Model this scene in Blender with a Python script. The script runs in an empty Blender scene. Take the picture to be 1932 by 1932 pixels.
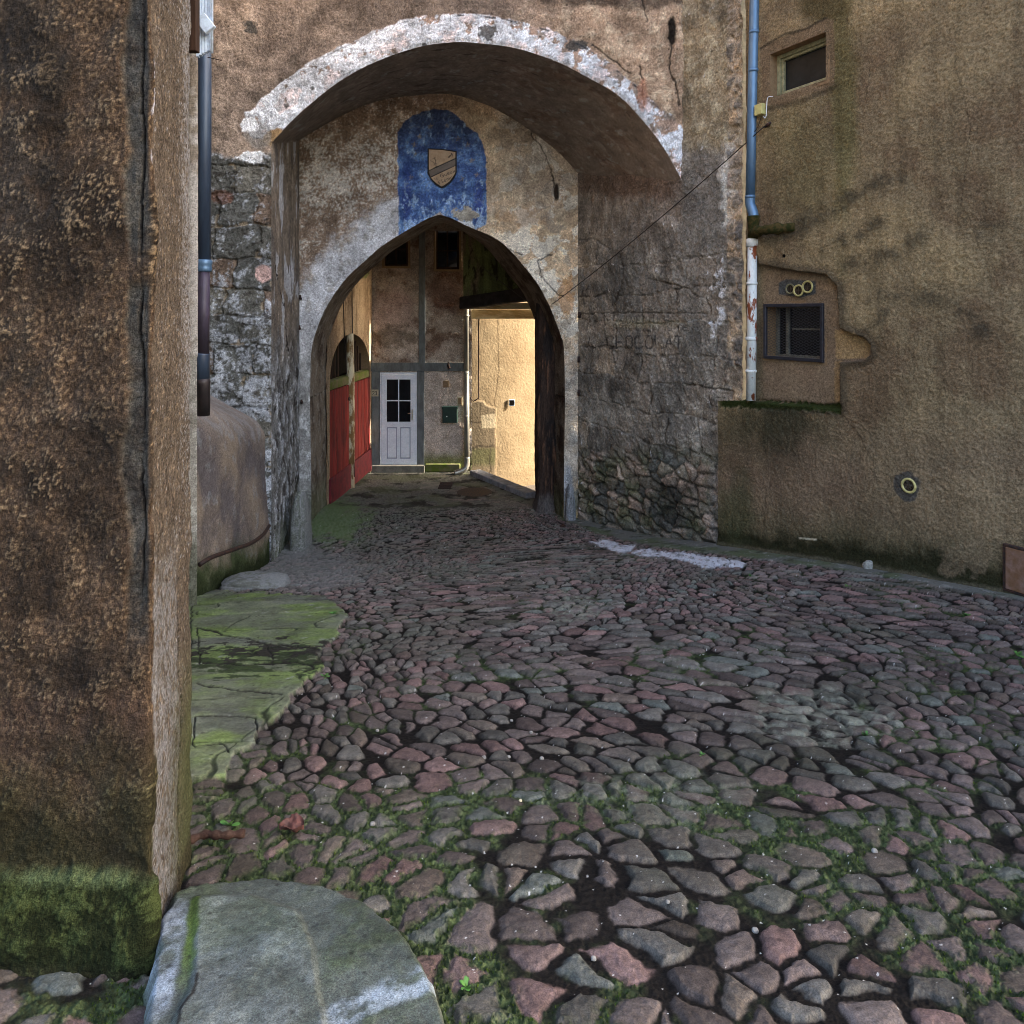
import bpy, math
import numpy as np
from mathutils import Vector

# ------------------------------------------------------------------ camera, sky, sun, exposure
SC = bpy.context.scene
COL = SC.collection
F, CX, HY = 1288.0, 966.0, 590.0            # focal length and vanishing point in pixels of a 1932 px picture
cam_d = bpy.data.cameras.new("camera"); cam = bpy.data.objects.new("camera", cam_d); COL.objects.link(cam)
cam.location = (0, 0, 0); cam.rotation_euler = (math.pi/2, 0, 0)
cam_d.sensor_fit = 'HORIZONTAL'; cam_d.sensor_width = 36; cam_d.lens = 36*F/1932
cam_d.shift_x = 0.0; cam_d.shift_y = -(966-HY)/1932
cam_d.clip_start = 0.05; cam_d.clip_end = 500
SC.camera = cam
SC.view_settings.view_transform = 'Standard'; SC.view_settings.look = 'None'
SC.cycles.use_denoising = True; SC.cycles.filter_width = 0.9; SC.cycles.use_adaptive_sampling = False
SC.cycles.max_bounces = 8; SC.cycles.diffuse_bounces = 4
SC.view_settings.gamma = 1; SC.view_settings.exposure = 3.2
SUN_EL, SUN_ROT = math.radians(27), math.radians(90)     # sun low on the right, along +X
world = bpy.data.worlds.new("World"); SC.world = world; world.use_nodes = True
wn = world.node_tree.nodes; wl = world.node_tree.links
sky = wn.new('ShaderNodeTexSky'); sky.sky_type = 'NISHITA'; sky.sun_disc = False
sky.sun_elevation = SUN_EL; sky.sun_rotation = SUN_ROT; sky.air_density = 1.0; sky.dust_density = 5.0; sky.ozone_density = 0.3
wl.new(sky.outputs[0], wn['Background'].inputs[0]); wn['Background'].inputs[1].default_value = 0.15
sd = bpy.data.lights.new("sun", 'SUN'); sd.energy = 2.0; sd.angle = math.radians(0.5); sd.color = (1.0, 0.94, 0.83)
so = bpy.data.objects.new("sun", sd); COL.objects.link(so)
_L = Vector((math.cos(SUN_EL), 0.02, math.sin(SUN_EL))).normalized()
so.rotation_euler = _L.to_track_quat('Z', 'Y').to_euler()

# ------------------------------------------------------------------ numeric helpers
def lin(r, g, b, k=1.0):
    o = []
    for c in (r, g, b):
        c /= 255.0
        o.append(k*(c/12.92 if c <= 0.04045 else ((c+0.055)/1.055)**2.4))
    return np.array(o)
from concurrent.futures import ThreadPoolExecutor
POOL = ThreadPoolExecutor(4)
_pr = np.random.RandomState(12); PERM = np.concatenate([_pr.permutation(4096)]*2).astype(np.int32)
PF = _pr.rand(4096).astype(np.float32)
def chunked(f, *arrs):
    """run f over row chunks on several threads"""
    arrs = [np.asarray(a, np.float32) for a in arrs]
    arrs = np.broadcast_arrays(*arrs); sh = arrs[0].shape; fl = [a.reshape(-1) for a in arrs]; n = fl[0].size
    if n < 20000: r = f(*fl)
    else:
        k = 32768; res = list(POOL.map(lambda i: f(*[a[i:i+k] for a in fl]), range(0, n, k)))
        r = tuple(np.concatenate(x) for x in zip(*res)) if isinstance(res[0], tuple) else np.concatenate(res)
    return tuple(x.reshape(sh) for x in r) if isinstance(r, tuple) else r.reshape(sh)
def hidx(i, j, s): return PERM[(PERM[(i+s*131) & 4095]+j) & 4095]
def rnd(i, j, s): return PF[hidx(np.asarray(i).astype(np.int32), np.asarray(j).astype(np.int32), s*7+3)]
_a = np.linspace(0, 2*np.pi, 4096, endpoint=False); GXt, GYt = (np.cos(_a)*1.5).astype(np.float32), (np.sin(_a)*1.5).astype(np.float32)
def _pn(x, y, s):
    xf = np.floor(x); yf = np.floor(y); fx = x-xf; fy = y-yf
    xi = xf.astype(np.int32)+s*131; yi = yf.astype(np.int32)
    u = fx*fx*fx*(fx*(fx*6-15)+10); v = fy*fy*fy*(fy*(fy*6-15)+10)
    pa = PERM[xi & 4095]; pb = PERM[(xi+1) & 4095]
    def g(p, dy, ax, ay):
        h = PERM[(p+yi+dy) & 4095]; return GXt[h]*ax+GYt[h]*ay
    fx1 = fx-1; fy1 = fy-1
    a = g(pa, 0, fx, fy); b = g(pb, 0, fx1, fy); c = g(pa, 1, fx, fy1); d = g(pb, 1, fx1, fy1)
    a += u*(b-a); c += u*(d-c)
    return a+v*(c-a)
def pn(x, y, s=0): return chunked(lambda a, b: _pn(a, b, s), x, y)
def _fbm(x, y, s, o, gain):
    r = 0; a = 1; t = 0
    for k in range(o):
        r = r+a*_pn(x*np.float32(2.03**k)+np.float32(k*17.3), y*np.float32(2.03**k)-np.float32(k*9.1), s+k*7); t += a; a *= gain
    return r*np.float32(1.35/t)
def fbm(x, y, s=0, o=5, gain=.58): return chunked(lambda a, b: _fbm(a, b, s, o, gain), x, y)
def ss(x, a, b):
    t = np.clip((x-a)/(b-a), 0, 1); return t*t*(3-2*t)
def mix(c, d, m):
    m = np.clip(m, 0, 1)
    if np.ndim(m) and np.ndim(m) == np.ndim(c)-1: m = m[..., None]
    return np.asarray(c*(1-m)+np.asarray(d)*m, np.float32)
def _vor(x, y, s, jit):
    xi = np.floor(x).astype(np.int32); yi = np.floor(y).astype(np.int32)
    pts = {}
    for di in range(-2, 3):
        for dj in range(-2, 3):
            i = xi+di; j = yi+dj; h = hidx(i, j, s)
            pts[di, dj] = (di+np.float32(.5)+jit*(PF[h]-.5), dj+np.float32(.5)+jit*(PF[(h+1711) & 4095]-.5))
    fx = x-xi; fy = y-yi
    f1 = np.full(x.shape, 9e9, np.float32); di1 = np.zeros(x.shape, np.int32); dj1 = di1.copy(); cx = fx*0; cy = fx*0
    for di in (-1,0,1):
        for dj in (-1,0,1):
            a, b = pts[di, dj]; d = (a-fx)**2+(b-fy)**2; m = d < f1
            f1 = np.where(m, d, f1); di1 = np.where(m, di, di1); dj1 = np.where(m, dj, dj1); cx = np.where(m, a, cx); cy = np.where(m, b, cy)
    e = np.full(x.shape, 9e9, np.float32)
    for (di, dj), (a, b) in pts.items():
        if abs(di)+abs(dj) == 4: continue
        vx = a-cx; vy = b-cy; L = np.sqrt(vx*vx+vy*vy)+1e-9
        d = (((a+cx)/2-fx)*vx+((b+cy)/2-fy)*vy)/L
        d = np.where((di == di1) & (dj == dj1), 9e9, d); e = np.minimum(e, d)
    return np.sqrt(f1), e.astype(np.float32), (xi+di1), (yi+dj1), fx-cx, fy-cy
def vor(x, y, s, jit=.85):
    """F1, distance to the cell's edge, cell indices and the offset from the seed point"""
    return chunked(lambda a, b: _vor(a, b, s, jit), x, y)
def bricks(u, v, w, h, s):
    """rubble courses: distance to the joint and a random per stone"""
    v = v/h+.18*pn(u*.9, v*.9, s+5)+.1*pn(u*3, v*3, s+6); r = np.floor(v).astype(np.int64); fv = v-r
    u = u/w*(1+.25*(rnd(r, r*0, s)-.5))+5*rnd(r, r*0, s+1)+.12*pn(u*4, v*2, s+7); c = np.floor(u).astype(np.int64)
    # joints between stones of a course are jittered
    j0 = .25*(rnd(c, r, s+2)-.5); j1 = .25*(rnd(c+1, r, s+2)-.5); fu = u-c
    left = fu-j0; right = 1+j1-fu
    cc = np.where(left < 0, c-1, np.where(right < 0, c+1, c))
    dl = np.minimum(np.abs(left), np.abs(right))*w
    dv = np.minimum(fv, 1-fv)*h
    return np.minimum(dl, dv), rnd(cc, r, s+3), rnd(cc, r, s+4)
def weather(C, a, b, seed, k=1.0):
    """crisp patches of old skim, hairline edges, pits and fine tonal breakup that belong to the wall itself"""
    f = fbm(a*2.1, b*2.1, seed, 7, .64); g = fbm(a*6.3, b*6.3, seed+9, 6, .66); h = fbm(a*30, b*30, seed+17, 4, .7)
    C = C*(1+k*(.17*ss(f, .06, .12)-.16*ss(-f, .10, .15)+.10*ss(g, .12, .2)-.12*ss(-g, .2, .26)+.22*h))[..., None]
    edge = ss(np.abs(f-.09), .016, .004)*ss(g, -.2, .2); C = C*(1-.30*k*edge)[..., None]
    v = vor(a*11, b*11, seed+3, 1.); pit = ss(v[0], .16, .08)*(rnd(v[2], v[3], seed) > .82)
    return C*(1-.55*k*pit)[..., None]
def seg_d(X, Z, pts, want_pt=False):
    return chunked(lambda a, b: _seg_d(a, b, pts, want_pt), X, Z)
def _seg_d(X, Z, pts, want_pt=False):
    best = np.full(X.shape, 1e18); bx = X*0; bz = Z*0
    for (ax, az), (cx_, cz_) in zip(pts[:-1], pts[1:]):
        vx, vz = cx_-ax, cz_-az; L = vx*vx+vz*vz+1e-12
        t = np.clip(((X-ax)*vx+(Z-az)*vz)/L, 0, 1); qx = ax+t*vx; qz = az+t*vz
        d = (X-qx)**2+(Z-qz)**2; m = d < best
        best = np.where(m, d, best)
        if want_pt: bx = np.where(m, qx, bx); bz = np.where(m, qz, bz)
    best = np.sqrt(best)
    return (best, bx, bz) if want_pt else best
def inside(X, Z, poly): return chunked(lambda a, b: _inside(a, b, poly), X, Z)
def _inside(X, Z, poly):
    r = np.zeros(X.shape, bool); n = len(poly)
    for i in range(n):
        x0, z0 = poly[i]; x1, z1 = poly[(i+1) % n]
        c = ((z0 > Z) != (z1 > Z)) & (X < (x1-x0)*(Z-z0)/((z1-z0) if z1 != z0 else 1e-9)+x0)
        r ^= c
    return r
def sdf(X, Z, poly):
    d = seg_d(X, Z, list(poly)+[poly[0]]); return np.where(inside(X, Z, poly), -d, d)
def spline(pts, n):
    """Catmull-Rom through pts, n samples evenly by chord length"""
    p = np.array(pts, float); p = np.vstack([2*p[0]-p[1], p, 2*p[-1]-p[-2]])
    out = []
    for i in range(1, len(p)-2):
        for t in np.linspace(0, 1, 24, endpoint=False):
            a, b, c, d = p[i-1], p[i], p[i+1], p[i+2]
            out.append(.5*((2*b)+(-a+c)*t+(2*a-5*b+4*c-d)*t*t+(-a+3*b-3*c+d)*t**3))
    out.append(p[-2]); out = np.array(out)
    L = np.r_[0, np.cumsum(np.linalg.norm(np.diff(out, axis=0), axis=1))]; s = np.linspace(0, L[-1], n)
    return np.stack([np.interp(s, L, out[:, k]) for k in range(out.shape[1])], 1)
def at(px, py, Y): return np.array([(px-CX)/F*Y, Y, (HY-py)/F*Y])
def pix(P): return CX+F*P[..., 0]/P[..., 1], HY-F*P[..., 2]/P[..., 1]

# ------------------------------------------------------------------ object helpers
def tag(o, label=None, cat=None, group=None, kind=None):
    if label: o['label'] = label
    if cat: o['category'] = cat
    if group: o['group'] = group
    if kind: o['kind'] = kind
    return o
def empty(name, loc, label, cat, group=None):
    o = bpy.data.objects.new(name, None); COL.objects.link(o); o.location = tuple(float(c) for c in loc)
    o.empty_display_size = .2
    return tag(o, label, cat, group)
def link(name, me, parent=None):
    o = bpy.data.objects.new(name, me); COL.objects.link(o)
    if parent is not None:
        o.parent = parent; off = Vector((0, 0, 0)); p = parent
        while p is not None: off -= p.location; p = p.parent
        o.location = off
    return o
import time; _T0 = time.time()
def raw_mesh(name, V, Q, m, C=None, smooth=True):
    print('T', name, round(time.time()-_T0, 1), len(V))
    me = bpy.data.meshes.new(name); V = np.asarray(V, np.float32); Q = np.asarray(Q, np.int32)
    k = Q.shape[1]
    me.vertices.add(len(V)); me.vertices.foreach_set('co', V.ravel())
    me.loops.add(Q.size); me.loops.foreach_set('vertex_index', Q.ravel())
    me.polygons.add(len(Q)); me.polygons.foreach_set('loop_start', np.arange(0, Q.size, k, dtype=np.int32))
    me.polygons.foreach_set('loop_total', np.full(len(Q), k, np.int32))
    me.polygons.foreach_set('use_smooth', np.full(len(Q), smooth))
    if C is not None:
        a = me.color_attributes.new('Col', 'FLOAT_COLOR', 'POINT')
        if C.shape[1] == 3: C = np.c_[C, np.ones(len(C))]
        a.data.foreach_set('color', np.clip(C, 0, 4).astype(np.float32).ravel())
    me.materials.append(m); me.update(calc_edges=True)
    return me
SAT = {'old_lime_plaster': .66, 'roughcast_render': .78, 'coarse_earth_render': .66, 'cobblestone': .60, 'worn_concrete': .75, 'vault_plaster': .7, 'smooth_ochre_render': .78, 'old_timber': .8}
def grid_obj(name, P, C, m, parent=None, keep=None, flip=False):
    lum = (C[..., :3]@np.array([.25, .6, .15], np.float32))[..., None]; C = lum+(C-lum)*SAT.get(m.name, 1)
    ny, nx = P.shape[:2]
    idx = np.arange(ny*nx).reshape(ny, nx)
    Q = np.stack([idx[:-1, :-1], idx[:-1, 1:], idx[1:, 1:], idx[1:, :-1]], -1)
    if flip: Q = Q[..., ::-1]
    Q = Q[keep] if keep is not None else Q.reshape(-1, 4)
    used = np.zeros(ny*nx, bool); used[Q.ravel()] = True
    mp = np.cumsum(used)-1
    return link(name, raw_mesh(name, P.reshape(-1, 3)[used], mp[Q], m, C.reshape(-1, C.shape[-1])[used]), parent)
def cen(A): return (A[:-1, :-1]+A[1:, :-1]+A[:-1, 1:]+A[1:, 1:])/4

class MB:
    """collects boxes, tubes and prisms into one mesh"""
    def __init__(s): s.v = []; s.f = []; s.sm = []
    def add(s, v, f, smooth=False):
        o = len(s.v); s.v += [tuple(float(c) for c in p) for p in v]; s.f += [tuple(i+o for i in q) for q in f]; s.sm += [smooth]*len(f); return s
    def box(s, c, half, ax=None, bev=.0):
        ax = np.eye(3) if ax is None else np.array(ax, float); c = np.array(c, float); h = np.array(half, float)
        b = min(bev, *(h*.45))
        if b <= 0:
            v = [c+ax[0]*h[0]*i+ax[1]*h[1]*j+ax[2]*h[2]*k for k in (-1,1) for j in (-1,1) for i in (-1,1)]
            return s.add(v, [(0,2,3,1),(4,5,7,6),(0,1,5,4),(2,6,7,3),(0,4,6,2),(1,3,7,5)])
        # chamfered box: three points at each corner
        v = []; key = {}
        for i in (-1,1):
            for j in (-1,1):
                for k in (-1,1):
                    for a in range(3):
                        q = np.array([i,j,k])*(h-b); q[a] = np.array([i,j,k])[a]*h[a]
                        key[(i,j,k,a)] = len(v); v.append(c+ax[0]*q[0]+ax[1]*q[1]+ax[2]*q[2])
        f = []
        for a in range(3):
            b1, b2 = [(1,2),(2,0),(0,1)][a]
            for sg in (-1,1):
                r = []
                for (p, q) in ((-1,-1),(1,-1),(1,1),(-1,1)):
                    t = [0,0,0]; t[a] = sg; t[b1] = p; t[b2] = q; r.append(key[(*t, a)])
                f.append(tuple(r) if sg > 0 else tuple(r[::-1]))
        for a in range(3):       # edge chamfers along axis a
            b1, b2 = [(1,2),(2,0),(0,1)][a]
            for p in (-1,1):
                for q in (-1,1):
                    t0 = [0,0,0]; t1 = [0,0,0]; t0[a] = -1; t1[a] = 1; t0[b1] = t1[b1] = p; t0[b2] = t1[b2] = q
                    f.append((key[(*t0,b1)], key[(*t1,b1)], key[(*t1,b2)], key[(*t0,b2)]))
        for i in (-1,1):
            for j in (-1,1):
                for k in (-1,1): f.append((key[(i,j,k,0)], key[(i,j,k,1)], key[(i,j,k,2)]))
        return s.add(v, f)
    def tube(s, pts, r, n=14, cap=True):
        pts = np.array(pts, float); m = len(pts); r = np.broadcast_to(r, (m,))
        T = np.gradient(pts, axis=0); T /= np.linalg.norm(T, axis=1)[:, None]+1e-12
        u = np.cross(T[0], (0,0,1.)); 
        if np.linalg.norm(u) < .1: u = np.cross(T[0], (0,1.,0))
        u /= np.linalg.norm(u); v = []; f = []
        for i in range(m):
            u = u-T[i]*np.dot(u, T[i]); u /= np.linalg.norm(u); w = np.cross(T[i], u)
            for k in range(n):
                a = 2*math.pi*k/n; v.append(pts[i]+r[i]*(math.cos(a)*u+math.sin(a)*w))
        for i in range(m-1):
            for k in range(n):
                k2 = (k+1) % n; f.append((i*n+k, i*n+k2, (i+1)*n+k2, (i+1)*n+k))
        s.add(v, f, True)
        if cap:
            o = len(s.v)-m*n
            s.f.append(tuple(o+k for k in range(n))[::-1]); s.f.append(tuple(o+(m-1)*n+k for k in range(n))); s.sm += [False, False]
        return s
    def prism(s, outline, n, thick):
        """outline (list of 3-D points), pushed along -n by thick"""
        v0 = [np.array(p, float) for p in outline]; n = np.array(n, float); k = len(v0)
        v = v0+[p-n*thick for p in v0]
        f = [tuple(range(k)), tuple(range(2*k-1, k-1, -1))]+[(i, (i+1) % k, k+(i+1) % k, k+i)[::-1] for i in range(k)]
        return s.add(v, f)
    def ring(s, c, u, w, n, r0, r1, t, k=40):
        """flat ring in the plane u,w with thickness t along n"""
        v = []; f = []; c = np.array(c, float)
        for i in range(k):
            a = 2*math.pi*i/k; d = math.cos(a)*u+math.sin(a)*w; rm = (r0+r1)/2
            v += [c+d*r1, c+d*(r1-.1*(r1-r0))+n*t*.8, c+d*rm+n*t, c+d*(r0+.1*(r1-r0))+n*t*.8, c+d*r0]
        for i in range(k):
            j = (i+1) % k
            for q in range(4): f.append((i*5+q, j*5+q, j*5+q+1, i*5+q+1))
        return s.add(v, f, True)
    def build(s, name, m, parent=None, subdiv=0):
        me = bpy.data.meshes.new(name); me.from_pydata(s.v, [], s.f); me.materials.append(m)
        me.polygons.foreach_set('use_smooth', s.sm); me.update()
        return link(name, me, parent)

# ------------------------------------------------------------------ materials
def new_mat(name):
    m = bpy.data.materials.new(name); m.use_nodes = True
    return m, m.node_tree, m.node_tree.nodes['Principled BSDF']
def N(nt, t, **k):
    n = nt.nodes.new(t)
    for a, b in k.items(): setattr(n, a, b)
    return n
def noise_node(nt, vec, scale, detail=4, rough=.6, dist=0):
    n = N(nt, 'ShaderNodeTexNoise'); n.inputs['Scale'].default_value = scale; n.inputs['Detail'].default_value = detail
    n.inputs['Roughness'].default_value = rough; n.inputs['Distortion'].default_value = dist
    nt.links.new(vec, n.inputs['Vector']); return n
def painted(name, grains=((90, .5), (14, .25)), bumps=((60, .006), (260, .002)), rough=.9, spec=.25, stretch=(1, 1, 1), vor_b=None):
    """colour comes from the surface's own attribute, broken up by fine grain; relief from noise"""
    m, nt, b = new_mat(name)
    geo = N(nt, 'ShaderNodeNewGeometry'); mp = N(nt, 'ShaderNodeMapping'); mp.inputs['Scale'].default_value = stretch
    nt.links.new(geo.outputs['Position'], mp.inputs['Vector']); vec = mp.outputs[0]
    at_ = N(nt, 'ShaderNodeAttribute', attribute_name='Col'); cur = at_.outputs['Color']
    for sc, am in grains:
        n = noise_node(nt, vec, sc, 5, .65)
        mr = N(nt, 'ShaderNodeMapRange'); mr.inputs['From Min'].default_value = .36; mr.inputs['From Max'].default_value = .64
        mr.inputs['To Min'].default_value = 1-am; mr.inputs['To Max'].default_value = 1+am
        nt.links.new(n.outputs[0], mr.inputs['Value'])
        vm = N(nt, 'ShaderNodeVectorMath', operation='SCALE'); nt.links.new(cur, vm.inputs[0]); nt.links.new(mr.outputs[0], vm.inputs['Scale'])
        cur = vm.outputs[0]
    nt.links.new(cur, b.inputs['Base Color'])
    prev = None
    for sc, ds in bumps:
        n = noise_node(nt, vec, sc, 4, .6)
        bp = N(nt, 'ShaderNodeBump'); bp.inputs['Strength'].default_value = 1; bp.inputs['Distance'].default_value = ds
        nt.links.new(n.outputs[0], bp.inputs['Height'])
        if prev: nt.links.new(prev, bp.inputs['Normal'])
        prev = bp.outputs[0]
    if vor_b:
        v = N(nt, 'ShaderNodeTexVoronoi'); v.inputs['Scale'].default_value = vor_b[0]; nt.links.new(vec, v.inputs['Vector'])
        bp = N(nt, 'ShaderNodeBump', invert=True); bp.inputs['Distance'].default_value = vor_b[1]; bp.inputs['Strength'].default_value = 1
        nt.links.new(v.outputs['Distance'], bp.inputs['Height']); nt.links.new(prev, bp.inputs['Normal']); prev = bp.outputs[0]
    nt.links.new(prev, b.inputs['Normal'])
    b.inputs['Roughness'].default_value = rough; b.inputs['Specular IOR Level'].default_value = spec
    return m
def plain(name, col, col2=None, scale=20, rough=.6, spec=.4, metal=0, bump=(80, .001), lo=.42, hi=.6, stretch=(1, 1, 1), detail=6):
    """one paint or metal with a second colour breaking through in patches"""
    m, nt, b = new_mat(name)
    geo = N(nt, 'ShaderNodeNewGeometry'); mp = N(nt, 'ShaderNodeMapping'); mp.inputs['Scale'].default_value = stretch
    nt.links.new(geo.outputs['Position'], mp.inputs['Vector']); vec = mp.outputs[0]
    n = noise_node(nt, vec, scale, detail, .65); r = N(nt, 'ShaderNodeValToRGB'); nt.links.new(n.outputs[0], r.inputs[0])
    col2 = col if col2 is None else col2
    r.color_ramp.elements[0].position = lo; r.color_ramp.elements[0].color = (*col, 1)
    r.color_ramp.elements[1].position = hi; r.color_ramp.elements[1].color = (*col2, 1)
    n2 = noise_node(nt, vec, scale*6, 4, .6); mr = N(nt, 'ShaderNodeMapRange'); mr.inputs['To Min'].default_value = .75; mr.inputs['To Max'].default_value = 1.25
    nt.links.new(n2.outputs[0], mr.inputs['Value']); vm = N(nt, 'ShaderNodeVectorMath', operation='SCALE')
    nt.links.new(r.outputs[0], vm.inputs[0]); nt.links.new(mr.outputs[0], vm.inputs['Scale']); nt.links.new(vm.outputs[0], b.inputs['Base Color'])
    bp = N(nt, 'ShaderNodeBump'); bp.inputs['Distance'].default_value = bump[1]; n3 = noise_node(nt, vec, bump[0], 4, .6)
    nt.links.new(n3.outputs[0], bp.inputs['Height']); nt.links.new(bp.outputs[0], b.inputs['Normal'])
    b.inputs['Roughness'].default_value = rough; b.inputs['Specular IOR Level'].default_value = spec; b.inputs['Metallic'].default_value = metal
    return m
M = {}
M['plaster'] = painted('old_lime_plaster', ((32, .26), (75, .40)), ((30, .012), (75, .008)), .97, .05)
M['roughcast'] = painted('roughcast_render', ((36, .14), (80, .34)), ((44, .010), (95, .009)), .97, .05)
M['farrender'] = painted('smooth_ochre_render', ((20, .08), (70, .10)), ((20, .006), (60, .003)), .95, .15)
M['granite'] = painted('speckled_step_stone', ((60, .15), (230, .45), (700, .3)), ((60, .004), (330, .002)), .85, .25)
M['nearstone'] = painted('coarse_earth_render', ((130, .30), (330, .55)), ((130, .005), (330, .004)), .97, .05)
M['soffit'] = painted('vault_plaster', ((24, .12), (120, .12)), ((10, .012), (60, .004)), .95, .15)
M['cobble'] = painted('cobblestone', ((50, .14), (260, .34)), ((60, .005), (330, .0025)), .88, .10)
M['concrete'] = painted('worn_concrete', ((40, .18), (400, .35)), ((40, .006), (300, .002)), .85, .25)
M['timber'] = painted('old_timber', ((30, .35), (120, .3)), ((25, .014), (110, .005)), .9, .2, stretch=(1, 1, .12))
M['frame_grey'] = plain('grey_painted_timber', lin(108,112,110), lin(90,92,90), 9, .75, .3, bump=(60, .002), stretch=(1,1,.4))
M['red'] = plain('red_door_paint', lin(126,40,35), lin(84,28,26), 9, .75, .25, bump=(45, .006), stretch=(1,1,.15))
M['red_dark'] = plain('red_plinth_paint', lin(104,32,38), lin(80,26,32), 7, .7, .3, bump=(45, .002))
M['white'] = plain('white_door_paint', lin(226,230,234), lin(214,220,226), 5, .45, .45, bump=(60, .0004))
M['white_frame'] = plain('white_window_paint', lin(205,222,240), lin(180,195,215), 9, .55, .4, bump=(60, .0006))
M['glass'] = plain('dark_glass', lin(16,17,20), lin(24,26,30), 3, .08, .6, bump=(4, .0005))
M['glass2'] = plain('dusty_glass', lin(34,38,40), lin(26,30,32), 4, .35, .15, bump=(4, .0005))
M['black'] = plain('dark_interior', lin(14,13,13), lin(22,20,18), 6, .9, .1)
M['zinc'] = plain('blue_grey_zinc', lin(78,108,138), lin(96,126,156), 6, .42, .5, .35, bump=(40, .0006), stretch=(1,1,.25))
M['zinc_dark'] = plain('dark_slate_pipe_paint', lin(48,60,78), lin(62,78,98), 5, .45, .5, .1, bump=(40, .0006), stretch=(1,1,.2))
M['castiron'] = plain('purple_brown_cast_iron', lin(70,62,80), lin(54,48,58), 6, .5, .4, .1, bump=(90, .001), stretch=(1,1,.3))
M['pipeblack'] = plain('black_cast_iron', lin(34,30,32), lin(50,42,42), 8, .5, .4, 0, bump=(90, .001))
M['pipewhite'] = plain('white_pipe_paint_rusting', lin(205,210,208), lin(120,62,34), 9, .5, .4, 0, lo=.57, hi=.61, stretch=(1,1,.5))
M['pipe_steel'] = plain('pale_zinc_downpipe', lin(150,148,138), lin(126,122,112), 6, .38, .5, .55, bump=(40, .0006), stretch=(1,1,.2))
M['mossy'] = plain('moss_crusted_pipe', lin(40,44,20), lin(74,62,36), 22, .95, .1, 0, bump=(60, .012))
M['iron'] = plain('rusty_black_iron', lin(38,32,32), lin(66,44,34), 30, .7, .4, .3, bump=(90, .001))
M['rust'] = plain('rusted_plate', lin(118,94,84), lin(100,72,50), 7, .75, .3, 0, bump=(70, .0015))
M['cream'] = plain('cream_plastic', lin(190,184,120), lin(172,164,110), 14, .5, .4)
M['cream_ring'] = plain('yellowed_vent_plastic', lin(186,176,118), lin(150,140,90), 30, .5, .4)
M['vent_dark'] = plain('vent_grille_brown', lin(70,58,44), lin(46,40,32), 40, .6, .3)
M['green_box'] = plain('dark_green_metal', lin(24,52,42), lin(18,40,32), 8, .35, .5)
M['brass'] = plain('pale_metal', lin(200,196,184), None, 8, .3, .5, .8)
M['stonegrey'] = plain('grey_dressed_stone', lin(120,116,104), lin(96,94,84), 7, .9, .2, bump=(50, .005))
M['kerb'] = plain('grey_kerb_stone', lin(140,142,146), lin(112,114,116), 6, .85, .25, bump=(50, .004))
M['stonemoss'] = plain('mossy_stone', lin(104,98,72), lin(84,96,36), 6, .9, .2, bump=(50, .005))
M['shield'] = plain('tan_enamel_tile', lin(168,140,108), lin(150,122,92), 12, .35, .5, bump=(20, .0005))
M['shield_band'] = plain('brown_enamel_band', lin(92,78,66), lin(80,68,58), 12, .35, .5, bump=(20, .0005))
M['ink'] = plain('black_lettering', lin(26,22,20), None, 8, .6, .3)
M['darkwood'] = plain('dark_brown_wood', lin(58,40,28), lin(40,28,20), 9, .8, .2, bump=(40, .003), stretch=(1,1,.15))
M['charwood'] = plain('blackened_timber', lin(44,40,40), lin(30,26,24), 7, .85, .2, bump=(40, .006), stretch=(1,.3,1))
M['palewood'] = plain('weathered_timber_sun_painted', lin(226,212,178), lin(190,168,128), 7, .85, .2, bump=(40, .004), stretch=(.3,1,1))  # pale timber, lightened further to stand for sunlight on the lintel
M['leaf'] = plain('small_weed_leaf', lin(70,112,48), lin(54,90,38), 30, .6, .3)
M['deadleaf'] = plain('dead_red_leaf', lin(86,52,46), lin(64,42,38), 40, .7, .3)
M['bark'] = plain('wet_brown_bark', lin(62,46,38), lin(46,30,24), 40, .8, .2, bump=(120, .004))
M['pebble'] = plain('white_limestone_chip', lin(126,124,120), lin(100,98,94), 60, .8, .3)
M['plate'] = plain('old_ivory_enamel', lin(176,168,142), lin(156,146,120), 30, .4, .4)
M['tan'] = plain('tan_render_patch', lin(136,112,84), lin(120,98,74), 30, .9, .2)

# ------------------------------------------------------------------ the lie of the ground
_hy = np.array([-6, .8, 1.5, 2.15, 3.0, 4.5, 6.4, 8.4, 9.1, 9.8, 11.3, 12.6, 15.4, 40.])
_hz = np.array([-.9,-1.46,-1.60,-1.74,-1.91,-2.22,-2.60,-3.01,-3.17,-3.29,-3.43,-3.49,-3.59,-3.9])
_ky = np.array([-6, 3.0, 4.5, 6.4, 8.4, 9.2, 10.4, 11.6, 40]); _kk = np.array([0, .0, .018, .040, .056, .058, .03, .0, 0])
_yy = np.linspace(-6, 40, 4601)
def _sm(v, w):
    k = np.hanning(w); k /= k.sum(); return np.convolve(np.pad(v, w//2, mode='edge'), k, mode='valid')[:len(v)]
_hzs = _sm(np.interp(_yy, _hy, _hz), 121); _kks = _sm(np.interp(_yy, _ky, _kk), 121)
def ground(X, Y): return np.interp(Y, _yy, _hzs)+np.interp(Y, _yy, _kks)*np.clip(X, -4.5, 4.5)
def gp(px, py):
    Y = np.linspace(.7, 17, 3000); X = (px-CX)/F*Y
    d = ground(X, Y)-(HY-py)/F*Y          # positive: ground above the ray
    i = np.argmax(d > 0); Yv = Y[i]
    return np.array([(px-CX)/F*Yv, Yv, ground((px-CX)/F*Yv, Yv)])

# ------------------------------------------------------------------ street: an adaptive sheet, finer near the camera
ny, nx = 980, 1500
ay = np.linspace(0, 1, ny)
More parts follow.
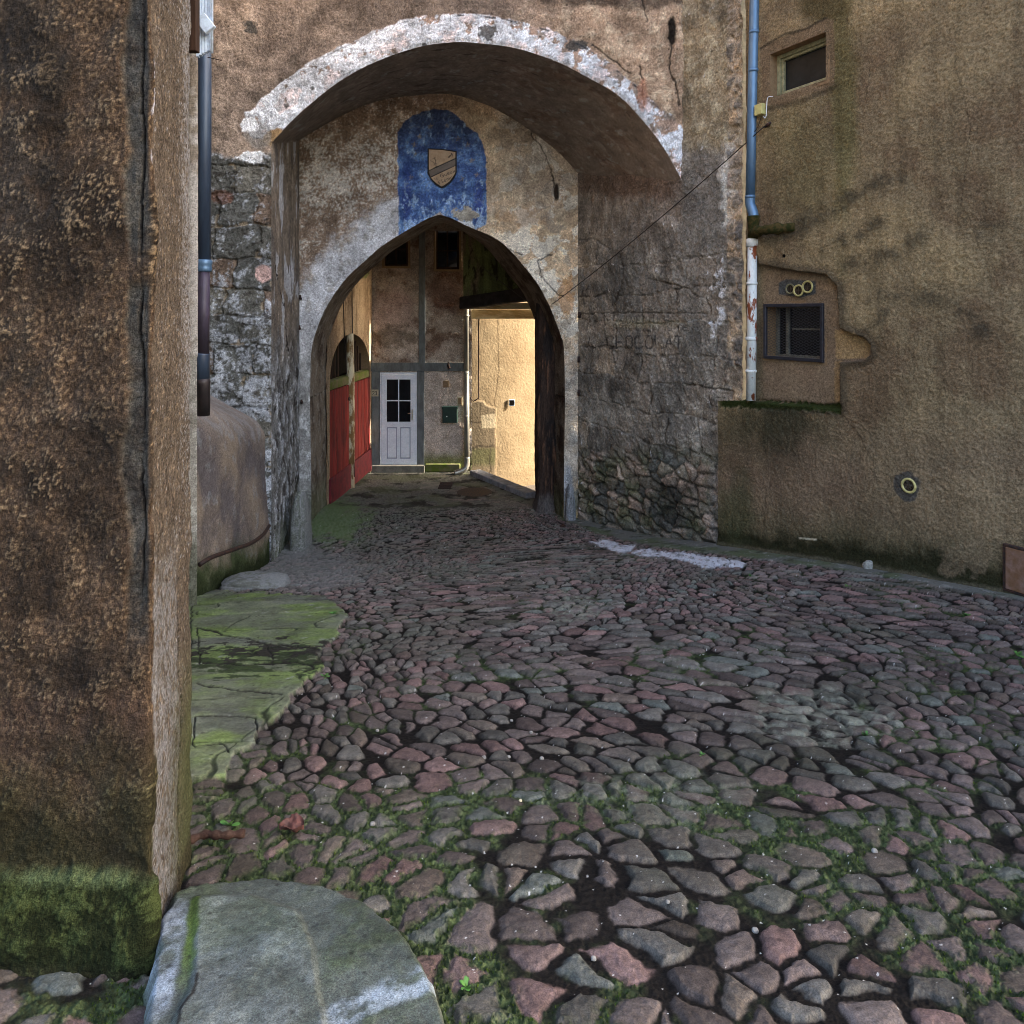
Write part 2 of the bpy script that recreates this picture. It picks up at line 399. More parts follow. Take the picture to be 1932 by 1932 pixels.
# rows spaced by their height in the picture
_py = np.linspace(2060, 868, ny)
Yr = []
Yt = np.linspace(.9, 18, 6000); pyt = HY-F*ground(0*Yt, Yt)/Yt
Yr = np.interp(_py, pyt[::-1], Yt[::-1])
tx = np.linspace(-1.02, .98, nx)
Yg = np.repeat(Yr[:, None], nx, 1); Xg = Yg*tx[None, :]
GPX = CX+F*Xg/Yg; Zb = ground(Xg, Yg); GPY = HY-F*Zb/Yg
wx = Xg+.10*pn(Xg*1.3, Yg*1.3, 11)+.020*pn(Xg*9, Yg*9, 12)+.006*pn(Xg*32, Yg*32, 21)
wy = Yg+.10*pn(Xg*1.1+7, Yg*1.1, 13)+.020*pn(Xg*9, Yg*9+3, 14)+.006*pn(Xg*32, Yg*32+5, 22)
th = .16*pn(Xg*.35, Yg*.35, 15)+.08
ru = wx*np.cos(th)+wy*np.sin(th); rv = -wx*np.sin(th)+wy*np.cos(th)
f1, ed, ci, cj, ox, oy = vor(ru/.108, rv/.119, 31, 1.0)
ed = np.minimum(ed*.111, (.73-f1)*.10+.008*pn(ru*13, rv*13, 35))
r1 = rnd(ci, cj, 41); r2 = rnd(ci, cj, 42); r3 = rnd(ci, cj, 43); r4 = rnd(ci, cj, 44)
near = ss(Yg, 4.2, 1.6)
gap = .0040+.004*r1+near*(.001+.007*r2*r2)
gap = np.where((r3 > .95) & (near > .2), gap+.012, gap)
n_f = fbm(Xg*22, Yg*22, 51, 4)
de = ed-gap+(.003+.0015*near)*n_f
prof = ss(de, -.002, .013); top = ss(de, .0, .05)
sunk = ss(fbm(Xg*1.4, Yg*1.4, 61, 3), .0, .5)*(1-near)             # places where the joints are full of earth
Hs = (.015-.005*near)*prof*(1-.45*sunk)+.005*top*(1-.4*sunk)+(.008*(r2-.5)+.012*(r4-.5)*ox+.012*(r1-.5)*oy)*ss(de, .0, .01)
Hs += .0022*fbm(Xg*45, Yg*45, 52, 4)*prof
soil = .004*fbm(Xg*60, Yg*60, 53, 4)+.003*fbm(Xg*12, Yg*12, 54, 3)
mossn = fbm(Xg*1.1+3, Yg*1.1, 55, 4)+.35*fbm(Xg*7, Yg*7, 56, 3)
# colours of the stones
c_ = np.zeros(Xg.shape+(3,))
c_[:] = lin(98, 84, 78)
c_ = mix(c_, lin(116, 86, 80), ss(r1, .45, .9)); c_ = mix(c_, lin(92, 88, 80), (r2 > .75)*1.0)
c_ = mix(c_, lin(78, 86, 78), (r4 > .95)*.9); c_ = mix(c_, lin(96, 84, 70), ((r3 > .42) & (r3 < .5))*.8)
c_ = c_*(.62+.76*r4)[..., None]*(1+.25*fbm(Xg*16, Yg*16, 57, 4))[..., None]
c_ = mix(c_, lin(70, 76, 58), ss(fbm(Xg*.8, Yg*.8, 58, 3), .05, .5)*.45)
# greener in the middle distance on the left and in the passage
c_ = mix(c_, lin(84, 98, 60), .55*ss(-Xg, -.5, 2.2)*ss(Yg, 8.2, 11.5)*ss(fbm(Xg*1.6, Yg*1.6, 59, 4), -.35, .35))
c_ = mix(c_, lin(90, 92, 84), .45*ss(Yg, 5, 8)*ss(-Xg, .2, 2))
jc = np.zeros(Xg.shape+(3,)); jc[:] = lin(24, 20, 17)
jc = jc*(1+.5*fbm(Xg*40, Yg*40, 62, 3))[..., None]
mossm = ss(mossn+.22*near+.18*ss(Yg, 9, 11)-.14+.15*ss(-Xg, -.6, .6)*near, -.10, .35)
mossc = mix(np.broadcast_to(lin(36, 52, 16), Xg.shape+(3,)), lin(68, 88, 26), ss(fbm(Xg*30, Yg*30, 63, 4), -.3, .5))
jc = mix(jc, mossc, mossm*.95)
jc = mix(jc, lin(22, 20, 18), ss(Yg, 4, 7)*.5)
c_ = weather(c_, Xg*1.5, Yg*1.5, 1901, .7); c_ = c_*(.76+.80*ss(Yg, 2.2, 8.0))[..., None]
stone_m = ss(de, -.003, .006)
creep = ss(de, .030, .0)*mossm*ss(fbm(Xg*25, Yg*25, 64, 4), -.15, .25)*.8
stone_m = stone_m*(1-creep*near)
# fully mossed or earthed patches
patch = ss(mossn+.5*fbm(Xg*5, Yg*5, 65, 3)-.55+.2*near, 0, .3)
gC = mix(jc, c_, stone_m)
gC = mix(gC, mossc, .5*patch*ss(de, .03, .0))
Hg = Hs+soil*(1-stone_m)+.010*mossm*(1-stone_m)*ss(fbm(Xg*50, Yg*50, 66, 3), -.4, .6)*(near+.3)
def blob(px_, py_, cx_, cy_, rx, ry, soft=.35, warp=.35, s=0, X=None, Y=None, fr=1.0):
    d = np.sqrt(((px_-cx_)/rx)**2+((py_-cy_)/ry)**2)
    w = warp*fbm(X*fr*2.2, Y*fr*2.2, 300+s, 5) if X is not None else 0
    return ss(d+w, 1+soft/2, 1-soft/2)
def gb(cx_, cy_, rx, ry, soft=.4, warp=.5, s=0, fr=1): return blob(GPX, GPY, cx_, cy_, rx, ry, soft, warp, s, Xg, Yg, fr)
# pale worn patches
pale = np.maximum.reduce([.8*gb(1080, 1150, 50, 28, .8, 1.0, 1, 2), .7*gb(1560, 1355, 120, 40, .8, 1.1, 2, 2), .6*gb(1480, 1330, 60, 30, .8, .9, 3, 2),
                          .35*gb(900, 1075, 300, 30, .9, .9, 4, 2), .35*gb(1230, 1500, 150, 50, .9, 1, 5, 2)])
gC = mix(gC, lin(128, 134, 112), pale*ss(fbm(Xg*14, Yg*14, 67, 4), -.25, .3)*.8)
# strip of cement along the right-hand wall, then its limewashed spill
def wall_x(Y): return np.where(Y > 8.43, 2.58+(Y-8.43)*(-1.49/2.87), 2.58-(Y-8.43)*(.485/.875))
dw = (wall_x(Yg)-Xg)*.88
strip_w = np.interp(Yg, [3, 5, 6.5, 7.6, 8.6, 10, 11.3], [.05, .18, .30, .50, .62, .42, .25])+.10*fbm(Xg*2.2, Yg*2.2, 71, 4)
strip = ss(strip_w-dw, -.03, .03)
sc = mix(np.broadcast_to(lin(104, 106, 98), Xg.shape+(3,)), lin(84, 100, 56), ss(fbm(Xg*1.5, Yg*2, 72, 4)+ss(dw, .1, .4)*.5-.15, -.2, .4))
sc = mix(sc, lin(60, 66, 40), ss(fbm(Xg*6, Yg*6, 73, 5), .15, .5)); sc = mix(sc, lin(150, 150, 140), .6*ss(fbm(Xg*9, Yg*9, 74, 5), .3, .5))
gC = mix(gC, sc, strip*.95); Hg = Hg*(1-strip)+strip*(.018+.006*fbm(Xg*5, Yg*5, 75, 4))
def gpoly(pts, soft, w=6, s=0, fr=4.):
    return ss(-(sdf(GPX+w*fbm(Xg*fr, Yg*fr, 80+s, 4), GPY+w*.5*fbm(Xg*fr, Yg*fr+9, 90+s, 4), pts)), -soft, soft)
wash = np.maximum(gpoly([(1112,1022),(1150,1020),(1170,1030),(1200,1030),(1190,1042),(1165,1045)], 1.5, 5),
                  gpoly([(1190,1044),(1225,1036),(1235,1042),(1290,1044),(1340,1054),(1385,1058),(1408,1066),(1400,1072),(1370,1072),(1330,1075),(1300,1062),(1250,1052),(1210,1052)], 1.5, 5, 1))
wash *= ss(fbm(Xg*11, Yg*11, 77, 6, .66), -.42, -.22)
gC = mix(gC, mix(np.broadcast_to(lin(196, 202, 214), Xg.shape+(3,)), lin(150, 152, 150), ss(fbm(Xg*6, Yg*6, 110, 6, .66), .05, .3)), wash); Hg += .004*wash
# dirt, moss and droppings on the passage floor, with a cement square and a round cover
pas = ss(Yg, 11.6, 12.4)
gC = mix(gC, lin(112, 108, 92), pas*.6); gC = mix(gC, lin(40, 36, 24), pas*ss(fbm(Xg*2.0, Yg*2.4, 78, 6), .05, .22)*.85)
gC = mix(gC, lin(96, 104, 60), pas*ss(fbm(Xg*1.3+5, Yg*1.6, 79, 5)+.3*ss(-Xg, 0, 3), .1, .5)*.6)
Hg *= (1-.5*pas)
gC = mix(gC, lin(96, 132, 44), gb(630, 985, 60, 38, .7, .7, 7, 2)*.7)
gC = mix(gC, lin(122, 126, 122), gb(560, 1040, 40, 18, .6, .6, 8, 2)*.6)
gC = mix(gC, lin(132, 134, 132), gb(580, 1080, 110, 34, .7, .6, 9, 2)*.45)
# debris sprinkled everywhere
spk = vor(Xg*38, Yg*38, 33, 1.)
gC = mix(gC, lin(190, 190, 186), ((spk[0] < .09*(.5+rnd(spk[2], spk[3], 9))) & (rnd(spk[2], spk[3], 8) > .94))*.7*(1-pas))
gC *= .86

# concrete apron in front of the left house, cut out of the same sheet
_k0, _k1 = gp(887, 897), gp(992, 941); _kd = (_k1-_k0)[:2]; _kd /= np.linalg.norm(_kd); _ks = (Xg-_k0[0])*(-_kd[1])+(Yg-_k0[1])*_kd[0]
alley = ss(_ks, .16, .34)*ss(Yg, 12.0, 12.8)
Zb = Zb-1.1*alley
apron_px = [(330,1118),(372,1120),(470,1122),(560,1128),(612,1130),(655,1163),(641,1195),(600,1238),(606,1262),(575,1300),(542,1325),(522,1362),(485,1390),(478,1412),(438,1428),(425,1470),(360,1478),(300,1480),(250,1300)]
ap = gpoly(apron_px, 1.2, 15, 2, 5.)
uA, vA = Xg, Yg
apC = np.broadcast_to(lin(98, 106, 78), Xg.shape+(3,)).copy()
apC = mix(apC, lin(98, 120, 44), ss(fbm(Xg*1.6, Yg*2.4, 101, 5), -.25, .35)); apC = mix(apC, lin(92, 94, 86), ss(fbm(Xg*1.4+4, Yg*2, 102, 5), .05, .45)*.8)
apC = mix(apC, lin(140, 146, 138), ss(fbm(Xg*5, Yg*7, 103, 5), .42, .62)*.6)
apC = mix(apC, lin(44, 60, 20), ss(fbm(Xg*4, Yg*9, 104, 6)+.9*np.exp(-((GPY-1262)/38)**2)-.72, 0, .12))
apC = mix(apC, lin(38, 36, 28), ss(fbm(Xg*6+3, Yg*9, 108, 6)+.9*np.exp(-((GPY-1235)/34)**2)-.8, 0, .1))
sj, s_a, s_b = bricks(Xg+.2, Yg+.1, .70, .52, 171); apC = apC*(.80+.35*s_a)[..., None]; apC = weather(apC*.92, Xg*1.3, Yg*1.6, 1701, 1.1)
sjm = ss(sj+.012*fbm(Xg*9, Yg*9, 172, 4), .016, .003)*ss(fbm(Xg*1.7, Yg*1.7, 173, 4), -.25, .05); apC = mix(apC, lin(30, 38, 18), sjm*.85)
ck = 1e9
for k, pl in enumerate([[(362,1120),(358,1300),(352,1480)], [(372,1192),(430,1205),(505,1222),(600,1232)], [(382,1258),(450,1262),(560,1260),(598,1268)], [(372,1300),(450,1312),(530,1320)],
             [(368,1360),(400,1358),(480,1364),(484,1390)], [(368,1360),(362,1412),(368,1420)], [(368,1418),(420,1414),(432,1430)], [(505,1222),(515,1262)], [(372,1192),(376,1260)]]):
    ck = np.minimum(ck, seg_d(GPX+5*fbm(Xg*7, Yg*7, 106, 4), GPY+4*fbm(Xg*7, Yg*7+4, 107, 4), pl))
apC = mix(apC, lin(28, 26, 20), ss(ck, 2.2, .7)); apH = .030+.007*fbm(Xg*4, Yg*4, 109, 6, .62)-.010*sjm+.008*(s_b-.5)-.010*ss(ck, 2.5, .5)
gC = mix(gC, apC, ap); Hg = Hg*(1-ap)+ap*apH
Pg = np.stack([Xg, Yg, Zb+Hg], -1)
kA = cen(ap) > .5
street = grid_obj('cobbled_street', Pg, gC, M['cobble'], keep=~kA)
tag(street, 'steep street of worn red and grey cobbles with moss in the joints', 'street', kind='structure')
apron = grid_obj('concrete_apron', Pg, gC, M['concrete'], keep=kA)
tag(apron, 'cracked green-stained concrete apron at the foot of the left house', 'pavement', kind='structure')
# coarse ground below and around everything
gx = np.linspace(-60, 60, 61); gy = np.linspace(-40, 80, 61); GX2, GY2 = np.meshgrid(gx, gy)
grid_obj('ground', np.stack([GX2, GY2, ground(GX2, np.clip(GY2, -5.9, 39))-.45], -1), np.broadcast_to(lin(90, 80, 70), GX2.shape+(3,)), M['concrete'])
tag(bpy.data.objects['ground'], kind='structure')

# ------------------------------------------------------------------ walls
def wall(p0, p1, z0, z1, du, dz):
    """flat wall sheet: U, Z arrays, base points and unit normal (towards the left of p0->p1 reversed)"""
    p0 = np.array(p0, float); p1 = np.array(p1, float); L = np.linalg.norm(p1-p0); d = (p1-p0)/L
    U, Z = np.meshgrid(np.linspace(0, L, max(2, int(L/du))), np.linspace(z0, z1, max(2, int((z1-z0)/dz))))
    P = np.stack([p0[0]+d[0]*U, p0[1]+d[1]*U, Z], -1)
    n = np.array([d[1], -d[0], 0.])
    return U, Z, P, n
def snap(A, B, poly, cell):
    """pull grid points that lie near the polygon's edge onto it; returns new A, B and the signed distance"""
    s = sdf(A, B, poly); _, qx, qz = seg_d(A, B, list(poly)+[poly[0]], True)
    m = np.abs(s) < cell*.55
    return np.where(m, qx, A), np.where(m, qz, B), np.where(m, 0, s)
def nz(sh, c): return np.broadcast_to(lin(*c), sh+(3,)).copy()

Y1, Y2, Y3 = 9.1, 11.3, 12.4
front_arc_px = [(512,330),(511,290),(512,270),(520,261),(561,218),(631,160),(701,120),(785,90),(850,80),(885,80),(969,90),(1047,115),(1109,146),(1165,179),(1207,221),(1249,274),(1287,341)]
front_arc = spline([((x-CX)/F*Y1, (HY-y)/F*Y1) for x, y in front_arc_px[2:]], 90)
back_arc_px = [(565,268),(569,262),(645,218),(715,190),(785,180),(850,178),(913,196),(955,217),(1011,254),(1053,287),(1091,328)]
back_arc = spline([((x-CX)/F*Y2, (HY-y)/F*Y2) for x, y in back_arc_px], 90)
gate = empty('gate_tower', (-.4, Y1, -3.3), 'old stone gateway with whitewashed round arch in front and pointed arch behind', 'gateway')

def front_face():
    d = .0115
    X, Z = np.meshgrid(np.arange(-4.75, 2.66, d), np.arange(-3.75, 5.2, d))
    hole = [(-3.20, -5.0)]+[tuple(p) for p in front_arc]+[(2.9, 1.70), (2.9, -5.0)]
    hole[0] = (front_arc[0][0], -5.0)
    Xs, Zs, sd_ = snap(X, Z, hole, d)
    keep = cen(sdf(X, Z, hole)) > 0
    px_, py_ = CX+F*X/Y1, HY-F*Z/Y1
    sh = X.shape
    n1 = fbm(X*1.2, Z*1.2, 201, 6); n2 = fbm(X*5, Z*5, 202, 5); n3 = fbm(X*22, Z*22, 203, 4)
    C = nz(sh, (118, 100, 84))
    C = mix(C, lin(148, 126, 104), ss(n1+.5*n2, -.1, .5)); C = mix(C, lin(88, 76, 64), ss(-n1+.6*n2, .15, .6)*.8)
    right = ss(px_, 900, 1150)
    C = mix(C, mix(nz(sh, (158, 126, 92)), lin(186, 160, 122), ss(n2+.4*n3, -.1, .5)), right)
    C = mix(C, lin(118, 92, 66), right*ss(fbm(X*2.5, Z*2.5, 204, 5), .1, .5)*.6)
    C = mix(C, lin(64, 52, 42), blob(px_, py_, 1190, -10, 190, 26, .6, .6, 2, X, Z, 1.2)*.8)
    C = mix(C, lin(92, 78, 64), blob(px_, py_, 720, 20, 160, 34, .6, .6, 1, X, Z)*.6)
    # exposed courses below the render, left pier
    low = ss(py_+28*fbm(X*1.8, Z*1.8, 205, 4), 292, 306)*ss(px_, 560, 540)
    jd, ra, rb = bricks(X+.3, Z+.05, .52, .40, 21)
    S = mix(nz(sh, (98, 96, 86)), lin(80, 82, 78), ss(ra, .3, .8)); S = mix(S, lin(110, 86, 66), (rb > .82)*.8)
    S = mix(S, lin(150, 158, 168), ss(n2+.6*n3+.4*fbm(X*2, Z*3, 206, 4)+.45*ss(py_, 450, 720), .16, .6)*.85)
    S = mix(S, lin(56, 52, 46), ss(fbm(X*6, Z*10, 207, 5), .2, .5)*.8)
    joint = ss(jd+.03*fbm(X*6, Z*6, 208, 5, .65), .020, .002)
    S = mix(S, lin(54, 48, 40), joint*.55*ss(fbm(X*3, Z*3, 219, 4), -.4, .1)); S = mix(S, lin(150, 130, 98), joint*ss(fbm(X*3, Z*3, 209, 4), .1, .3)*.7)
    S = mix(S, lin(190, 150, 140), blob(px_, py_, 498, 516, 15, 16, .2, .3, 3, X, Z, 3))
    S = mix(S, lin(112, 70, 50), blob(px_, py_, 418, 372, 22, 14, .4, .5, 4, X, Z, 3)*.7)
    C = mix(C, S, low)
    # painted band round the arch, flaking
    outer = [(463,213),(476,207),(494,190),(533,157),(578,123),(645,90),(701,62),(757,42),(801,31),(885,27),(947,34),(1033,56),(1103,87),(1151,120),(1204,165),(1249,207),(1285,238),(1330,300),(1310,360)]
    band_poly = outer+[(x, y) for x, y in front_arc_px[::-1][:-3]]+[(505,262),(480,262),(466,240)]
    bs = sdf(px_, py_, band_poly)+5*fbm(X*5, Z*5, 210, 5)
    band = ss(bs, 3, -1)
    flake = fbm(X*4.2, Z*4.2, 211, 6)+.30*fbm(X*24, Z*24, 212, 4)
    lossy = ss(px_, 850, 1010)*.30+.0
    outer_d = seg_d(px_, py_, outer)
    wm = band*ss(flake-lossy+.22*ss(outer_d, 8, 34)+.30, -.03, .07)
    Wc = mix(nz(sh, (196, 202, 210)), lin(214, 190, 184), ss(fbm(X*3, Z*3, 213, 5), .12, .3)*.7)
    Wc = mix(Wc, lin(150, 156, 162), ss(fbm(X*9, Z*9, 214, 6), .02, .25)*.75)
    under = mix(nz(sh, (164, 132, 108)), lin(130, 116, 104), ss(n2, -.2, .3))
    C = mix(C, under, band*.85); C = mix(C, Wc, wm)
    # spots where the render has fallen
    for k, (bx, by, rx, ry) in enumerate([(668,172,7,7),(590,167,4,4),(745,115,8,9),(541,200,5,4),(920,62,18,14),(1088,86,22,9),(474,54,11,13),(700,128,4,3),(800,84,5,4)]):
        mk = blob(px_, py_, bx, by, rx, ry, .2, .9, 20+k, X, Z, 5)
        C = mix(C, lin(72, 70, 66), mk*.9)
    mk = blob(px_, py_, 522, 258, 26, 14, .3, .6, 33, X, Z, 3); C = mix(C, lin(152, 116, 60), mk)
    C = mix(C, lin(112, 110, 104), blob(px_, py_, 487, 255, 24, 26, .4, .5, 34, X, Z, 2)*.7)
    C = mix(C, lin(208, 212, 216), blob(px_, py_, 478, 297, 26, 11, .2, .6, 35, X, Z, 3)); C = mix(C, lin(196, 200, 204), blob(px_, py_, 472, 234, 16, 16, .3, .9, 36, X, Z, 3))
    # dark painted line round the band
    ln = ss(np.abs(sdf(px_, py_, outer+[(900,500)])+2), 2.4, .8)*ss(fbm(X*5, Z*5, 215, 4), -.1, .1)*ss(px_, 560, 620)
    C = mix(C, lin(44, 50, 56), ln*np.where(px_ > 860, .85, .35)*ss(px_, 1290, 1200))
    # cracks
    crk = 1e9
    for pl in ([(1262,40),(1268,78),(1262,130),(1276,165),(1283,200)], [(1210,0),(1216,20),(1222,42)], [(1206,125),(1212,150),(1216,196)], [(1120,85),(1150,108),(1190,140)]):
        crk = np.minimum(crk, seg_d(px_+4*fbm(X*6, Z*6, 216, 4), py_+4*fbm(X*6, Z*6+5, 217, 4), pl))
    wide = blob(px_, py_, 1268, 62, 7, 30, .5, .5, 37, X, Z, 3)
    C = mix(C, lin(36, 30, 24), np.maximum(ss(crk, 2.4, .6)*.9, wide))
    C = mix(C, lin(176, 110, 70), blob(px_, py_, 1212, 178, 10, 30, .5, .5, 38, X, Z, 3)*.7)
    disp = .018*n1+.014*n2*(1+low)+.006*n3+low*(.035*(ra-.5)-.03*joint)-.012*wide-.01*ss(crk, 3, .5)+.006*wm+.010*(1-low)
    C = weather(C*1.18, X, Z, 1201, 1.2)
    fade = ss(np.abs(sd_), 0, .05)
    P = np.stack([Xs, Y1-disp*fade, Zs], -1)
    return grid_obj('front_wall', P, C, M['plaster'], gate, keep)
front_face()

def vault():
    n, m = 420, 170
    fa = spline(np.c_[front_arc[:, 0], np.full(90, Y1), front_arc[:, 1]], n); ba = spline(np.c_[back_arc[:, 0], np.full(90, Y2), back_arc[:, 1]], n)
    # lower ends drop a little into the side walls
    t = np.linspace(0, 1, m)[:, None, None]
    P = fa[None]*(1-t)+ba[None]*t
    S = np.broadcast_to(np.linspace(0, 9, n)[None], (m, n)); T = np.broadcast_to(np.linspace(0, 2.4, m)[:, None], (m, n))
    n1 = fbm(S*.8, T*1.2, 221, 5); n2 = fbm(S*4, T*6, 222, 5); n3 = fbm(S*1.5, T*9, 223, 5)
    C = nz(P.shape[:2], (104, 92, 80)); C = mix(C, lin(92, 70, 54), ss(n1, -.1, .4)*ss(S, 4, 6.5)*.7)
    C = mix(C, lin(128, 120, 108), ss(n2+n1*.4, .1, .5)*.5); C = mix(C, lin(52, 38, 30), ss(n3-.2*ss(S, 4, 6), .34, .46)*.6)
    C = mix(C, lin(120, 124, 118), ss(fbm(S*3, T*3, 224, 5), .42, .48)*.6)
    d = .03*n1+.006*n2
    env = ss(T, 0, .15)*ss(2.4-T, 0, .15)
    P = P+np.stack([0*d, 0*d, d*env], -1)
    grid_obj('vault', P, weather(C*1.62, S, T, 1251, .7), M['soffit'], gate)
vault()

def left_reveal():
    p0 = np.array([front_arc[0][0], Y1]); p1 = np.array([back_arc[0][0], Y2]); 
    U, T = np.meshgrid(np.linspace(0, 1, 150), np.linspace(0, 1, 560))
    ztop = (1-U)*front_arc[0][1]+U*back_arc[0][1]
    Z = -3.8+(ztop+3.8)*T
    X = p0[0]+(p1[0]-p0[0])*U; Y = p0[1]+(p1[1]-p0[1])*U; W = U*2.23
    n1 = fbm(W*1.5, Z*.8, 231, 5); n2 = fbm(W*6, Z*3, 232, 5); n3 = fbm(W*26, Z*12, 233, 4)
    C = nz(U.shape, (112, 98, 82)); C = mix(C, lin(140, 122, 100), ss(n2, -.1, .4)); C = mix(C, lin(78, 72, 68), ss(n1+.5*n2, .0, .4)*.85)
    C = mix(C, lin(168, 170, 176), ss(fbm(W*3, Z*.9, 234, 5)+.25*ss(np.abs(W-.7), .4, .0)*ss(Z, 0, 2), .22, .4)*.8)
    lowm = ss(-Z, -.2, 1.2); C = mix(C, mix(nz(U.shape, (92, 94, 94)), lin(150, 156, 164), ss(n2+.5*n3, .05, .5)), lowm*.85)
    C = mix(C, lin(46, 40, 38), lowm*ss(fbm(W*5, Z*2.4, 235, 6), .18, .34)*.8)
    C = mix(C, lin(70, 84, 44), ss(-Z+.3*n1, 2.6, 3.4)*.5)
    cr = seg_d(W, Z+.12*fbm(W*5, Z*5, 236, 4), [(.25, .62), (.9, .1), (1.25, -.6)]); C = mix(C, lin(30, 26, 24), ss(cr, .022, .006))
    d = (.03*n1+.03*n2*(.6+lowm)+.008*n3)*ss(U, 0, .06)*ss(1-U, 0, .06)*ss(1-T, 0, .03)
    dn = np.array([p1[1]-p0[1], -(p1[0]-p0[0])]); dn /= np.linalg.norm(dn)
    C = weather(C*1.2, W, Z*.5, 1601, .8)
    grid_obj('left_jamb', np.stack([X+dn[0]*d, Y+dn[1]*d, Z], -1), C, M['plaster'], gate)
left_reveal()

gothic_px = [(588,1080),(587,900),(585,760),(587,669),(596,627),(616,579),(650,529),(692,489),(725,461),(784,425),(810,411),(830,405),(850,411),(879,425),(944,456),(994,509),(1028,559),(1056,627),(1064,660),(1066,760),(1064,900),(1063,1080)]
gothic = [((x-CX)/F*Y2, (HY-y)/F*Y2) for x, y in gothic_px]
gL = spline(gothic[2:12], 60); gR = spline(gothic[11:20], 60)
gothic_c = [gothic[0], gothic[1]]+[tuple(p) for p in gL]+[tuple(p) for p in gR[1:]]+[gothic[20], gothic[21]]
def inner_face():
    d = .0125
    X, Z = np.meshgrid(np.arange(-3.66, 1.20, d), np.arange(-3.9, 3.78, d))
    Xs, Zs, sd_ = snap(X, Z, gothic_c, d)
    keep = cen(sdf(X, Z, gothic_c)) > 0
    px_, py_ = CX+F*X/Y2, HY-F*Z/Y2; sh = X.shape
    B = lambda *a, **k: blob(px_, py_, *a, X=X, Y=Z, **k)
    n1 = fbm(X*1.2, Z*1.2, 241, 6); n2 = fbm(X*4.5, Z*4.5, 242, 6); n3 = fbm(X*20, Z*20, 243, 4)
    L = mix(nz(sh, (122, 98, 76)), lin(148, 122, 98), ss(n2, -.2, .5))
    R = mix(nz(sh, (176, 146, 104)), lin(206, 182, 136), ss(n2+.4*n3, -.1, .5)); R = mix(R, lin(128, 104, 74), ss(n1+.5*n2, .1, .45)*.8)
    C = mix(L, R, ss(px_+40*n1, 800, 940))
    # whitish lime left on the plaster
    C = mix(C, lin(178, 172, 160), ss(.55*n2+.8*n3+.45*fbm(X*48, Z*48, 266, 3)+.30*B(650, 320, 140, 60, soft=1.2)+.25*ss(n1, -.2, .4)-.24, -.05, .30)*ss(px_, 880, 800)*.8)
    dg = sdf(X, Z, gothic_c)
    ringm = ss(dg+.25*n1+.22*n2+.08*n3, .66, .40)
    lw = mix(nz(sh, (178, 180, 186)), lin(150, 148, 146), ss(n2+.5*n3, .0, .5)); lw = mix(lw, lin(118, 114, 112), ss(n1+n2*.6, .15, .6)*.8)
    C = mix(C, lw, ringm*ss(px_, 930, 700)*.95)
    C = mix(C, lin(196, 190, 172), ss(fbm(X*3, Z*3, 244, 6)+.2*ringm, .10, .16)*ss(px_, 900, 980)*.8)
    C = mix(C, lin(150, 134, 110), ss(fbm(X*2.6+4, Z*2.6, 250, 6), .20, .26)*ss(px_, 900, 980)*.8)
    C = mix(C, lin(170, 118, 44), B(1068, 560, 14, 40, soft=.3, warp=.9, s=1, fr=3)*.8)
    C = mix(C, lin(176, 124, 50), B(985, 410, 40, 18, soft=.4, warp=1.1, s=2, fr=3)*.4)
    C = mix(C, lin(112, 104, 96), ss(py_, 180, 330)*0+B(1020, 300, 100, 110, soft=1, warp=.5, s=3)*.55)
    # jamb strips, greyer lower down
    lo = ss(py_+30*n1, 560, 720)
    C = mix(C, mix(nz(sh, (112, 110, 104)), lin(168, 170, 172), ss(n2+.4*n3, .0, .5)), lo*ss(px_, 900, 700)*.8)
    C = mix(C, mix(nz(sh, (150, 134, 112)), lin(120, 112, 100), ss(n2, -.1, .4)), lo*ss(px_, 950, 1040)*.8)
    C = mix(C, lin(62, 70, 44), ss(py_+20*n2, 880, 960)*.6); C = mix(C, lin(126, 132, 138), B(1072, 930, 9, 60, soft=.5, warp=.6, s=4, fr=2)*.8)
    # blue painted panel with worn yellow stars
    bp = [(752,450),(751,250),(760,232),(778,218),(800,209),(825,206),(848,209),(866,222),(884,240),(900,252),(912,272),(917,300),(918,360),(917,425),(880,440),(830,400),(790,425)]
    bs = sdf(px_+3*fbm(X*6, Z*6, 245, 5), py_+3*fbm(X*6, Z*6+3, 246, 5), bp)
    edge_loss = 7*ss(px_, 850, 900)*ss(py_, 290, 215)*fbm(X*9, Z*9, 247, 5)+14*ss(py_, 385, 430)*ss(px_, 830, 880)*ss(px_, 912, 895)*fbm(X*5, Z*5, 248, 5)*1.6
    bm = ss(bs+edge_loss, 1.2, -.8)
    blue = mix(nz(sh, (30, 76, 142)), lin(60, 120, 186), ss(n2+.3*n3, -.2, .5)); blue = mix(blue, lin(34, 48, 78), ss(py_+30*n2, 320, 225)*.75)
    blue = mix(blue, lin(14, 52, 132), np.maximum(B(768, 370, 9, 50, soft=.8, warp=.4, s=5, fr=2), B(903, 385, 9, 45, soft=.8, warp=.4, s=6, fr=2))*.8)
    blue = mix(blue, lin(118, 160, 204), ss(fbm(X*7, Z*4, 249, 6)+.55*ss(py_, 350, 430)-.30+.5*n3*ss(py_, 300, 380), .05, .35)*.9)
    blue = mix(blue, lin(90, 104, 124), ss(n3+.5*n2, .25, .5)*.5)
    C = mix(C, blue, bm*.97)
    C = mix(C, lin(150, 140, 116), bm*B(878, 405, 26, 14, soft=.2, warp=1., s=8, fr=3)*.9); C = mix(C, lin(190, 196, 200), bm*B(868, 425, 26, 8, soft=.3, warp=.9, s=9, fr=3)*.9)
    star = np.zeros(sh)
